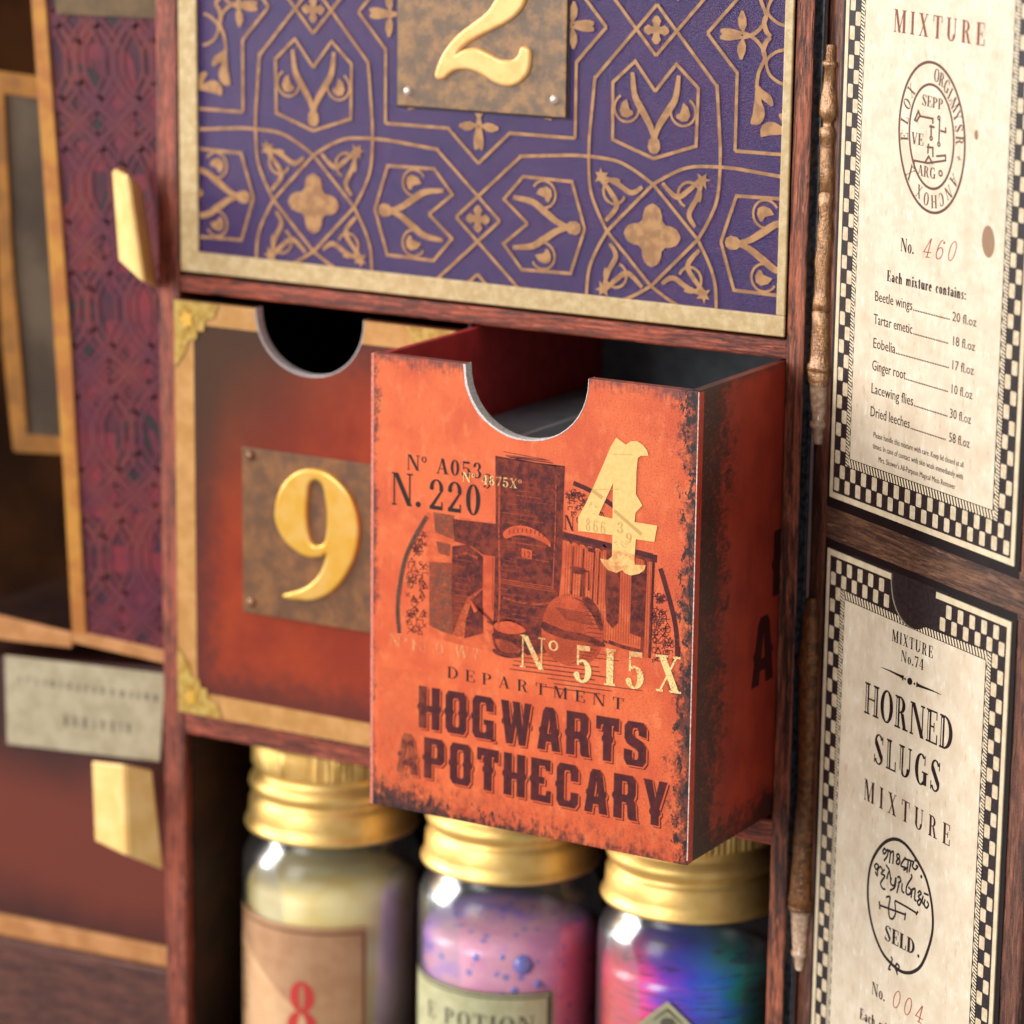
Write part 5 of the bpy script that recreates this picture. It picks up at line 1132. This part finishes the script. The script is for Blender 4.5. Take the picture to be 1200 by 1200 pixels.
Mesh().prism(pz([(62, -30), (190, -30), (190, 22), (66, 16)], yD-.7), yD-.7, yD-.12).build('label_plate', m_plain('dark_tan_plate', (104, 80, 48), (84, 62, 38), .2, .5), dm)
def tab(par, quads, mt=M['tab']):
    m_ = Mesh()
    for q in quads: m_.f.append(tuple(range(len(m_.v), len(m_.v)+len(q)))); m_.v += q
    o = m_.build('pull_tab', mt, par); s_ = o.modifiers.new('card', 'SOLIDIFY'); s_.thickness = .7*MM; s_.offset = 0
    b_ = o.modifiers.new('soft', 'BEVEL'); b_.width = .3*MM; b_.segments = 3; return o
def q3(px, py, y): a_ = FC.at(px, py, y); return (a_[0], y, a_[1])
tab(dm, [[q3(133, 200, -5), q3(141, 305, -5), q3(168, 330, -8), q3(150, 208, -8)], [q3(150.5, 208, -8), q3(168.5, 330, -8), q3(184, 338, 1), q3(165, 222, 1)], [q3(133, 199.5, -5), q3(150, 207.5, -8), q3(165, 221.5, 1), q3(143, 196, -1)]])
ld = thing('lower_drawer', FC, 'brown leather-look drawer front with cream label plate and gold pull tab, lower left', 'drawer')
yL = 5
Mesh().prism(pz([(-40, 766), (196, 782), (200, 1122), (-40, 1078)], yL), yL, yL+60).build('front_panel', M['leather'], ld)
cl = Mesh().prism(pz([(5, 768), (194, 790), (187, 893), (8, 872)], yL-.5), yL-.5, yL-.02).build('label_plate', M['cream_label'], ld, bevel=.1)
FL5 = Frame((0, yL-.5, 0), (1, 0, 0), (0, 1, 0))
m = Mesh(); put_text(m, FC, 'CORNISH PIXIES AND', (20, 801), (185, 822), 9, 'serif', yL-.56); put_text(m, FC, 'DATE', (75, 838), (150, 850), 18, 'serif', yL-.56)
m = Mesh()
for (xa, ya, xb, yb, h_) in ((22, 800, 180, 822, 10), (75, 850, 150, 860, 15)):
    A_ = FC.at(xa, ya, yL-.5); B_ = FC.at(xb, yb, yL-.5); k = A_[0]
    while k < B_[0]:
        w_ = random.uniform(.8, 1.6); zz_ = A_[1]+(B_[1]-A_[1])*(k-A_[0])/(B_[0]-A_[0]); m.flat([(k, zz_), (k+w_*.7, zz_), (k+w_*.7, zz_+h_*.14), (k, zz_+h_*.14)], yL-.56); k += w_+.7
m.build('label_print', M['label_grey'], cl)
Mesh().prism(pz([(-40, 1064), (200, 1112), (200, 1136), (-40, 1088)], yL-1), yL-1, yL+60).build('gold_edge', M['gold_left_wide'], ld, bevel=.3)
t2 = [[q3(109, 892, -3), q3(113, 985, -4), q3(150, 1003, -6), q3(146, 896, -5)], [q3(146, 896, -5), q3(150, 1003, -6), q3(191, 1019, -1), q3(178, 903, -1)]]
tab(ld, t2)
cb = thing('base_board', FC, 'dark purple-brown wooden base board below the lower left drawer', 'board')
Mesh().prism(pz([(-60, 1088), (205, 1140), (205, 1300), (-60, 1300)], 2), 2, 70).build('board', M['purple_wood'], cb, bevel=.4)
gp_ = thing('framed_panel', FC, 'smoky grey card panel in a thin gold frame, standing in the dark left recess', 'panel')
yG = 22
Mesh().prism(pz([(0, 100), (62, 112), (90, 520), (20, 512), (5, 380)], yG), yG, yG+1.5).build('panel_face', M['pane'], gp_)
for pts in ([(-40, 78), (62, 92), (63, 118), (-40, 104)], [(-12, 100), (4, 100), (14, 300), (33, 520), (15, 528), (2, 400)], [(15, 508), (95, 514), (96, 534), (17, 530)]):
    yk = yG-.6-.05*len(gp_.children)
    Mesh().prism(pz(pts, yk), yk, yG-.02-.01*len(gp_.children)).build('gold_frame', M['gold_dim'], gp_, bevel=.15)
ls = thing('side_shelf', FC, 'small shelf with a gold front edge below the grey framed panel', 'shelf')
Mesh().prism(pz([(-40, 712), (84, 742), (84, 760), (-40, 745)], 4.2), 4.2, 5.2).build('gold_edge', M['gold_left_wide'], ls, bevel=.3)
Mesh().prism(pz([(-40, 714), (84, 744), (84, 758), (-40, 743)], 5.25), 5.25, 60).build('shelf_board', M['dark_board'], ls)
bk = Mesh().box(-175, -71.25, 63.5, 66, -135, 110).build('side_bay_wall', m_plain('side_bay_brown_board', (50, 28, 14), (28, 16, 10), .03, .9, spec=0)); bk['kind'] = 'structure'
